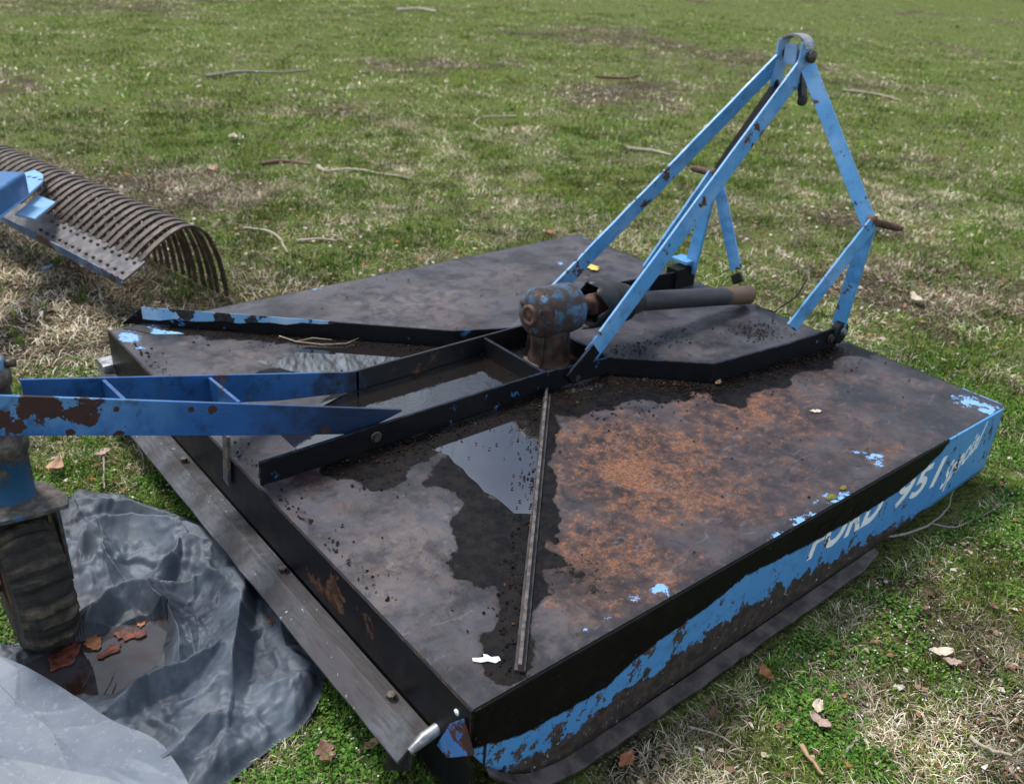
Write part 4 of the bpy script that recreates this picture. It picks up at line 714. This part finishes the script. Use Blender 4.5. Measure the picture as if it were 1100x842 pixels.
# ---- grass, straw, chickweed: numpy blades
gm = NT('grass_blades'); cc = gm.attr('col', True); gm.fin(cc, .85, 0, .06); 
tr = gm.n.new('ShaderNodeBsdfTranslucent'); ms = gm.n.new('ShaderNodeMixShader'); ms.inputs[0].default_value = .14; gm.link(cc, tr.inputs[0]); gm.link(gm.b.outputs[0], ms.inputs[1]); gm.link(tr.outputs[0], ms.inputs[2]); gm.link(ms.outputs[0], gm.out.inputs[0])
def vis(x, y, z=0.0, m=30):
    p = np.stack([x, y, np.full_like(x, z)], -1) - CAM; q = p @ R.T; ok = q[:, 2] > .1; u_ = q[:, 0] / np.maximum(q[:, 2], .1) * F + 550; v_ = q[:, 1] / np.maximum(q[:, 2], .1) * F + 421
    return ok & (u_ > -m - 170) & (u_ < 1100 + m + 170) & (v_ > -m) & (v_ < 842 + m + 110), q[:, 2]
def field(n, d0, d1):     # points with density falling with distance from the camera, inside its wedge and a little round it
    d = d0 + (d1 - d0) * rng.random(n) ** 1.0; yaw0 = math.atan2(R[2, 1], R[2, 0]); a = yaw0 + rng.uniform(-.9, .9, n)
    x = CAM[0] + d * np.cos(a); y = CAM[1] + d * np.sin(a); ok, dep = vis(x, y, 0., 40); x, y, d = x[ok], y[ok], d[ok]
    bad = ((x > -.0) & (x < L) & (y > -.072) & (y < W)) | inside(x, y, outline) ; bad |= inside(x, y, fl)
    return x[~bad], y[~bad], d[~bad]
def blades(name, x, y, hgt, wid, lean, cols, label, z_off=0.0, kind='stuff', cat='grass', droop=1.0):
    n = len(x); yaw = rng.uniform(0, 2 * np.pi, n); dx, dy = np.cos(yaw), np.sin(yaw); zb = gz(x, y) - .002 + z_off; px, py = -dy * wid / 2, dx * wid / 2
    lx = lean * hgt; lz = np.sqrt(np.maximum(.02, 1 - lean ** 2)) * hgt
    b = np.stack([x, y, zb], -1); off = np.stack([px, py, np.zeros(n)], -1); mid = b + np.stack([dx * lx * .42, dy * lx * .42, lz * .62], -1); tp = b + np.stack([dx * lx, dy * lx, lz * (1 - .25 * lean * droop)], -1)
    co = np.stack([b - off, b + off, mid - off * .85, mid + off * .85, tp], 1).reshape(-1, 3); base = (np.arange(n) * 5)[:, None]; tri = (np.array([0, 1, 3, 0, 3, 2, 2, 3, 4])[None] + base).reshape(-1)
    cl = np.repeat(cols[:, None], 5, 1); cl[:, :2] *= .8; cl[:, 4] *= 1.15  # shade between blades painted in: darker foot, brighter tip
    return co, tri, cl.reshape(-1, 3)
parts = []
def add_parts(*a): parts.append(blades(None, *a, None))
GREEN = np.array([[.100, .180, .028], [.145, .235, .035], [.075, .150, .024], [.20, .25, .050], [.050, .105, .020]]); STRAW = np.array([[.40, .34, .24], [.54, .48, .37], [.24, .185, .12], [.62, .57, .46], [.12, .085, .055]])
for d0, d1, n, sc in ((.9, 3.2, 440000, 1.0), (3.0, 7.5, 370000, 1.9), (7.0, 18., 280000, 3.4), (17., 45., 110000, 7.0)):
    x, y, d = field(n, d0, d1); # clumping
    cl_ = fbm(x, y, 14 / sc, 3, 5.); keep = rng.random(len(x)) < np.clip((cl_ - .25) * 2.6, .1, 1); x, y, d = x[keep], y[keep], d[keep]
    gg = greenness(x, y) + (fbm(x, y, 5 / sc ** .5, 4, 9.) - .5) * 2.2 - .22 + .16 * sstep(3.6, 2.4, d); isg = rng.random(len(x)) < np.clip(.10 + gg * .95, .08, .93); n_ = len(x)
    col = np.where(isg[:, None], GREEN[rng.choice(5, n_)], STRAW[rng.choice(5, n_, p=[.28, .2, .27, .07, .18])]) * rng.uniform(.75, 1.25, (n_, 1)); yl = sstep(.5, .75, fbm(x, y, 2.5, 3, 90.))[:, None] * isg[:, None]; col = col * (1 - yl * .5) + yl * .5 * np.array([.17, .19, .035])
    col = col * (.50 + 1.05 * sstep(.2, .8, fbm(x, y, 9 / sc ** .5, 3, 70.)))[:, None] * (.55 + .9 * fbm(x, y, 1.1, 3, 170.))[:, None] * np.where(rng.random(n_) < .06 * (sc > 3), 2.2, 1.0)[:, None]
    h = np.where(isg, rng.uniform(.010, .030, n_), rng.uniform(.014, .045, n_)) * min(sc, 2.2) ** .55; wd_ = np.where(isg, rng.uniform(.0014, .0030, n_), rng.uniform(.0010, .0022, n_)) * sc
    lean = np.where(isg, rng.uniform(.1, .85, n_), rng.uniform(.75, .99, n_)); parts.append(blades('', x, y, h, wd_, lean, col, ''))
# tufts of taller grass
tx, ty, td = field(900, 1.0, 7.0); sel = rng.random(len(tx)) < .5; tx, ty = tx[sel], ty[sel]; k = 45; x = np.repeat(tx, k) + rng.normal(0, .012, len(tx) * k); y = np.repeat(ty, k) + rng.normal(0, .012, len(tx) * k); n_ = len(x)
bad = (x > -.02) & (x < L + .02) & (y > -.06) & (y < W + .02); x, y = x[~bad], y[~bad]; n_ = len(x)
parts.append(blades('', x, y, rng.uniform(.02, .055, n_), rng.uniform(.0015, .0028, n_), rng.uniform(.2, .9, n_), GREEN[rng.choice(5, n_)] * rng.uniform(.8, 1.3, (n_, 1)), ''))
co = []; tri = []; cl = []; o_ = 0
for a, b, c in parts: co.append(a); tri.append(b + o_); cl.append(c); o_ += len(a)
co = np.vstack(co); tri = np.concatenate(tri); cl = np.vstack(cl)
grass = fast_mesh('grass', co, tri, np.arange(len(tri) // 3) * 3, np.full(len(tri) // 3, 3), gm.m, cl); tag(grass, 'short patchy lawn grass mixed with dry straw', 'grass', kind='stuff')
# ---- chickweed: little ovate leaves in mats
def ovals(name, x, y, size, cols, zr, tilt, label, cat):
    n = len(x); yaw = rng.uniform(0, 2 * np.pi, n); dx, dy = np.cos(yaw), np.sin(yaw); zb = gz(x, y) + rng.uniform(zr[0], zr[1], n); tl = rng.uniform(-tilt, tilt, n); tw = rng.uniform(-tilt, tilt, n)
    c = np.stack([x, y, zb], -1); u_ = np.stack([dx, dy, tl], -1) * size[:, None] / 2; v_ = np.stack([-dy, dx, tw], -1) * size[:, None] * .33; up = np.stack([0 * x, 0 * x, size * .12], -1)
    co = np.stack([c - u_, c - u_ * .3 + v_ + up, c + u_ * .4 + v_ * .8 + up, c + u_, c + u_ * .4 - v_ * .8 + up, c - u_ * .3 - v_ + up], 1).reshape(-1, 3); base = (np.arange(n) * 6)[:, None]
    tri = (np.array([0, 1, 5, 1, 2, 5, 2, 4, 5, 2, 3, 4])[None, ::-1] + base).reshape(-1)
    o = fast_mesh(name, co, tri, np.arange(len(tri) // 3) * 3, np.full(len(tri) // 3, 3), gm.m, np.repeat(cols, 6, 0)); return tag(o, label, cat, kind='stuff')
xs2, ys2 = [], []
for d0, d1, n in ((.95, 3.6, 540000), (3.4, 7, 40000)):
    x, y, d = field(n, d0, d1); gg = greenness(x, y) + (fbm(x, y, 7, 4, 19.) - .5) * 1.6; k_ = rng.random(len(x)) < sstep(.45, .95, gg); xs2.append(x[k_]); ys2.append(y[k_])
x = np.concatenate(xs2); y = np.concatenate(ys2); n_ = len(x); dd = np.hypot(x - CAM[0], y - CAM[1]); WG = np.array([[.065, .16, .022], [.10, .21, .035], [.04, .105, .02], [.14, .23, .05]])
ovals('ground_cover', x, y, rng.uniform(.004, .011, n_) * (1 + .5 * sstep(3, 8, dd)), WG[rng.choice(4, n_)] * rng.uniform(.8, 1.2, (n_, 1)), (.001, .016), .6, 'low mats of small leaved green weeds in the lawn', 'ground cover')
x, y, d = field(26000, .95, 8); k_ = rng.random(len(x)) < sstep(.5, .7, fbm(x, y, 2.2, 4, 33.)); x, y = x[k_], y[k_]; n_ = len(x)
ovals('weed_flowers', x, y, rng.uniform(.003, .006, n_), np.full((n_, 3), .6) * rng.uniform(.8, 1.1, (n_, 1)), (.012, .022), .6, 'tiny white weed flowers sprinkled over the lawn', 'flowers')
# ---- leaf litter
X_, Y_ = [], []; S_ = []
for d0, d1, n, sc in ((.95, 3.5, 9000, 1), (3.4, 8, 16000, 1.4), (8, 32, 16000, 2.4)):
    x, y, d = field(n, d0, d1); k_ = rng.random(len(x)) < .25 + .75 * sstep(.42, .62, fbm(x, y, 1.4, 4, 51.)); X_.append(x[k_]); Y_.append(y[k_]); S_.append(rng.uniform(.003, .012, k_.sum()) * sc)
x = np.concatenate(X_); y = np.concatenate(Y_); S = np.concatenate(S_); pal = np.array([[.16, .09, .055], [.26, .17, .12], [.10, .055, .04], [.38, .31, .24], [.30, .13, .06], [.5, .45, .38]]); pc = pal[rng.choice(6, len(x), p=[.26, .24, .2, .14, .08, .08])]
o = flakes('leaf_litter', np.column_stack([x, y, gz(x, y) + .006]), S, pc, .6, 5); tag(o, 'scraps of dead leaves and bark scattered through the grass', 'leaf litter', kind='stuff')
# ---- leaves one can point at
def onl(x, y, h=.018): p = g(x, y, .0); z = float(gz(p.x, p.y)); return g(x, y, z + h)
LV = [(822, 727, .055, 'orangeleaf', 1.2, 'orange brown leaf standing on edge in the grass right of the skid shoe', .6), (672, 818, .06, 'orangeleaf', .2, 'orange leaf by the near end of the skid shoe', .3), (1010, 702, .07, 'paleleaf', -.6, 'pale curled leaf in the green weeds, lower right', .3), (1022, 712, .05, 'pinkleaf', -.9, 'pinkish leaf touching a paler one in the weeds, lower right', .3),
      (878, 762, .05, 'paleleaf', .5, 'cream leaf above a pink one in the grass, lower right', .4), (880, 776, .06, 'pinkleaf', 1.6, 'pink leaf below a cream one in the grass, lower right', .3), (994, 654, .03, 'brownleaf', 0, 'round brown leaf right of the lettered side of the mower', .3), (1068, 652, .035, 'brownleaf', 1., 'dark leaf near the right edge, below the curved twig', .3), (765, 768, .04, 'brownleaf', .4, 'dark curled leaf in the straw left of the tan bark strip', .6),
      (350, 810, .07, 'brownleaf', 1.4, 'dark brown leaf on the grass below the near end of the rear bar', .3), (400, 800, .05, 'tan', .2, 'tan leaf under the end plate of the rear bar', .3), (60, 505, .09, 'tan', .9, 'long tan leaf between the boom and the tarp, at the left', .5), (110, 488, .06, 'pinkleaf', .3, 'pinkish leaf beneath the blue boom plate', .3),
      (228, 185, .12, 'tan', .4, 'tan leaf on the lawn above the far rake tines', .5), (250, 150, .12, 'paleleaf', .9, 'pale leaf farther up the lawn behind the rake', .5), (985, 325, .13, 'paleleaf', 1.1, 'pale leaf on the lawn right of the mast foot', .4), (590, 252, .09, 'orangeleaf', .2, 'tan leaf at the far edge of the mower deck', .4), (1028, 30, .2, 'brownleaf', .4, 'dark leaf near the top right corner of the lawn', .4)]
for x, y, sz, m, ro, lb, cu in LV: leaf('dead_leaf', onl(x, y, .014), sz * .8, m, ro, lb, 'dead leaves on the lawn', cu, .55)
def stick(name, px, rad, mat, label, h=.012, cat='stick'):
    P = [onl(x, y, h) for x, y in px]; P = [Vector(v) for v in catmull3(P)]; n = len(P); rad *= .82 if rad > .0045 else 1; P = [p + Vector((random.uniform(-1, 1), random.uniform(-1, 1), 0)) * rad * .6 for p in P]; mb = MB(); mb.tube(P, [rad * (1 - .55 * i / n) * random.uniform(.85, 1.15) for i in range(n)], 7); return tag(mb.build(name, mat), label, cat)
mleaf('stickgrey', (.16, .13, .11), (.28, .24, .21)); mleaf('stickpale', (.26, .21, .15), (.42, .36, .27))
stick('twig', [(948, 576), (975, 573), (1002, 561), (1018, 545), (1024, 525)], .0035, 'stickgrey', 'curved grey twig running up against the lettered blue skirt of the mower')
stick('twig', [(1000, 562), (1025, 566), (1050, 556), (1070, 545), (1079, 532)], .0028, 'stickgrey', 'thin grey twig arching to the right away from the lettered skirt')
stick('stick', [(342, 178), (350, 184), (375, 182), (405, 186), (443, 192)], .016, 'stickpale', 'long pale curved stick on the lawn beyond the rake'); stick('bark_strip', [(282, 176), (305, 173), (335, 177)], .018, 'brownleaf', 'dark strip of bark touching the long pale stick')
stick('stick', [(262, 245), (285, 248), (300, 256), (309, 271)], .010, 'stickpale', 'pale hooked stick between the rake tines and the mower'); stick('stick', [(318, 259), (345, 257), (362, 259)], .010, 'stickpale', 'short pale stick right of the hooked one')
stick('twig', [(555, 125), (520, 126), (510, 132), (518, 139), (530, 139)], .010, 'stickpale', 'small pale looped twig in the middle of the far lawn'); stick('bark_strip', [(675, 160), (700, 162), (722, 167)], .022, 'stickpale', 'pale strip of bark on the lawn left of the mast')
stick('stick', [(222, 82), (260, 77), (300, 78), (332, 75)], .02, 'stickgrey', 'long grey stick on the far lawn, upper left'); stick('bark_strip', [(425, 12), (450, 10), (470, 13)], .05, 'stickpale', 'pale strip of bark at the top of the lawn'); stick('bark_strip', [(905, 97), (940, 101), (968, 108)], .018, 'stickpale', 'pale thin strip of bark on the lawn right of the mast top'); stick('stick', [(640, 82), (670, 84), (688, 80)], .018, 'brownleaf', 'brown stick on the lawn left of the mast top')
stick('bark_strip', [(862, 800), (872, 815), (884, 830)], .0065, 'tan', 'tan strip of bark in the straw at the bottom of the lawn', .02); stick('bark_strip', [(1042, 792), (1060, 803), (1088, 812)], .0065, 'stickpale', 'pale strip of bark by the bottom right corner', .02)
stick('stick', [(109, 482), (112, 500), (112, 525)], .0040, 'stickgrey', 'upright looking grey stick between the boom and the tarp'); stick('twig', [(150, 480), (155, 500), (145, 515)], .003, 'stickgrey', 'dark twig on the grass beside the rear angle bar'); stick('twig', [(740, 780), (772, 790), (790, 800)], .0028, 'stickgrey', 'grey twig in the straw at the bottom centre'); stick('stick', [(905, 812), (915, 800), (925, 790)], .004, 'stickgrey', 'dark stick near the tan bark strip at the bottom')
leaf('plastic_scrap', onl(50, 288), .07, 'rakepale', .5, 'small blue scrap on the grass under the rake bar', None, .1, .5, cat='scrap')

# ================================================================== BARE TREES beyond the lawn (mirrored in the puddles)
M['bark'] = simple('bark', (.06, .045, .035), (.14, .11, .09), 6, .9)
def tree(x, y, H, seed, label):
    r = random.Random(seed); root = thing('bare_tree', (x, y, float(gz(x, y))), label, 'tree', 'bare trees beyond the lawn'); tk = MB(); cr = MB(); base = Vector((x, y, float(gz(x, y)) - .1))
    def grow(mb, p, d, l, rad, lev):
        pts = [p]; q = p.copy(); dd = d.copy()
        for i in range(4): dd = (dd + Vector((r.gauss(0, .12), r.gauss(0, .12), .06))).normalized(); q = q + dd * l / 4; pts.append(q.copy())
        mb.tube(pts, [rad * (1 - .11 * i) for i in range(5)], 8 if lev < 2 else 4 if lev < 4 else 3, False)
        rad = max(rad, .010)
        if lev >= 5: return
        for i in range(3 if lev else 5):
            k = r.randint(2, 4) if lev else min(4, 2 + i // 2); s_ = pts[k]; a = r.uniform(0, 6.28); sp = r.uniform(.4, .95); nd = (dd + Vector((math.cos(a), math.sin(a), r.uniform(-.1, .3))) * sp).normalized(); grow(cr, s_, nd, l * r.uniform(.6, .8), max(rad * .52, .012), lev + 1)
    grow(tk, base, Vector((0, 0, 1)), H * .42, H * .016, 0); tk.build('trunk', 'bark', root); cr.build('crown', 'bark', root)
yaw0 = math.atan2(R[2, 1], R[2, 0])
for i, (da, ds_, H, lb) in enumerate(((-.42, 52, 24, 'tall bare tree far beyond the right side of the lawn'), (-.12, 47, 25, 'wide bare tree behind the centre of the lawn, right of the middle'), (.10, 44, 23, 'bare tree behind the centre of the lawn'), (.30, 43, 22, 'bare tree left of the centre beyond the lawn'), (.52, 44, 22, 'leftmost bare tree beyond the lawn'), (-.72, 55, 24, 'rightmost bare tree beyond the lawn'), (.0, 50, 26, 'bare tree in the middle of the row beyond the lawn'), (.20, 48, 25, 'bare tree just left of the middle of the row beyond the lawn'), (.40, 47, 24, 'second bare tree from the left of the row beyond the lawn'))):
    tree(CAM[0] + ds_ * math.cos(yaw0 + da), CAM[1] + ds_ * math.sin(yaw0 + da), H, 40 + i, lb)

# ================================================================== LIGHT, SKY, CAMERA
sc = bpy.context.scene; wld = bpy.data.worlds.new('World'); sc.world = wld; wld.use_nodes = True; nt = wld.node_tree; nt.nodes.clear()
sky = nt.nodes.new('ShaderNodeTexSky'); sky.sky_type = 'NISHITA'; sky.sun_disc = False; bg = nt.nodes.new('ShaderNodeBackground'); bg.inputs[1].default_value = .082; ow = nt.nodes.new('ShaderNodeOutputWorld'); tc_ = nt.nodes.new('ShaderNodeTexCoord'); cn = nt.nodes.new('ShaderNodeTexNoise'); cn.inputs['Scale'].default_value = 2.2; cn.inputs['Detail'].default_value = 7; nt.links.new(tc_.outputs['Generated'], cn.inputs['Vector'])
cr = nt.nodes.new('ShaderNodeMapRange'); cr.interpolation_type = 'SMOOTHSTEP'; cr.inputs[1].default_value = .38; cr.inputs[2].default_value = .60; nt.links.new(cn.outputs[0], cr.inputs[0])
cm_ = nt.nodes.new('ShaderNodeMix'); cm_.data_type = 'RGBA'; cm_.inputs[7].default_value = (9.0, 10.3, 12.0, 1); nt.links.new(cr.outputs[0], cm_.inputs[0]); nt.links.new(sky.outputs[0], cm_.inputs[6]); nt.links.new(cm_.outputs[2], bg.inputs[0]); nt.links.new(bg.outputs[0], ow.inputs[0])
SUN_AZ = math.radians(100); SUN_EL = math.radians(60)
sdir = Vector((math.cos(SUN_AZ) * math.cos(SUN_EL), math.sin(SUN_AZ) * math.cos(SUN_EL), math.sin(SUN_EL)))
sky.sun_elevation = SUN_EL; sky.sun_rotation = math.pi / 2 - SUN_AZ; sky.dust_density = 2.0
sl_ = bpy.data.lights.new('sun', 'SUN'); sl_.energy = 3.0; sl_.angle = math.radians(14); sl_.color = (1, .95, .88); so = bpy.data.objects.new('sun', sl_); C.objects.link(so); so.rotation_euler = sdir.to_track_quat('Z', 'Y').to_euler()
cd = bpy.data.cameras.new('camera'); co_ = bpy.data.objects.new('camera', cd); C.objects.link(co_); sc.camera = co_
cd.sensor_width = 36; cd.lens = 36 * F / 1100; cd.clip_end = 1500; cd.clip_start = .05
rm = Matrix(((R[0, 0], -R[1, 0], -R[2, 0]), (R[0, 1], -R[1, 1], -R[2, 1]), (R[0, 2], -R[1, 2], -R[2, 2]))); co_.matrix_world = Matrix.Translation(Vector(CAM)) @ rm.to_4x4()
cd.dof.use_dof = True; cd.dof.focus_distance = 1.9; cd.dof.aperture_fstop = 4.5
sc.view_settings.view_transform = 'Standard'; sc.view_settings.look = 'None'; sc.view_settings.gamma = 1; sc.view_settings.exposure = .60
sc.render.engine = 'CYCLES'; sc.cycles.max_bounces = 6
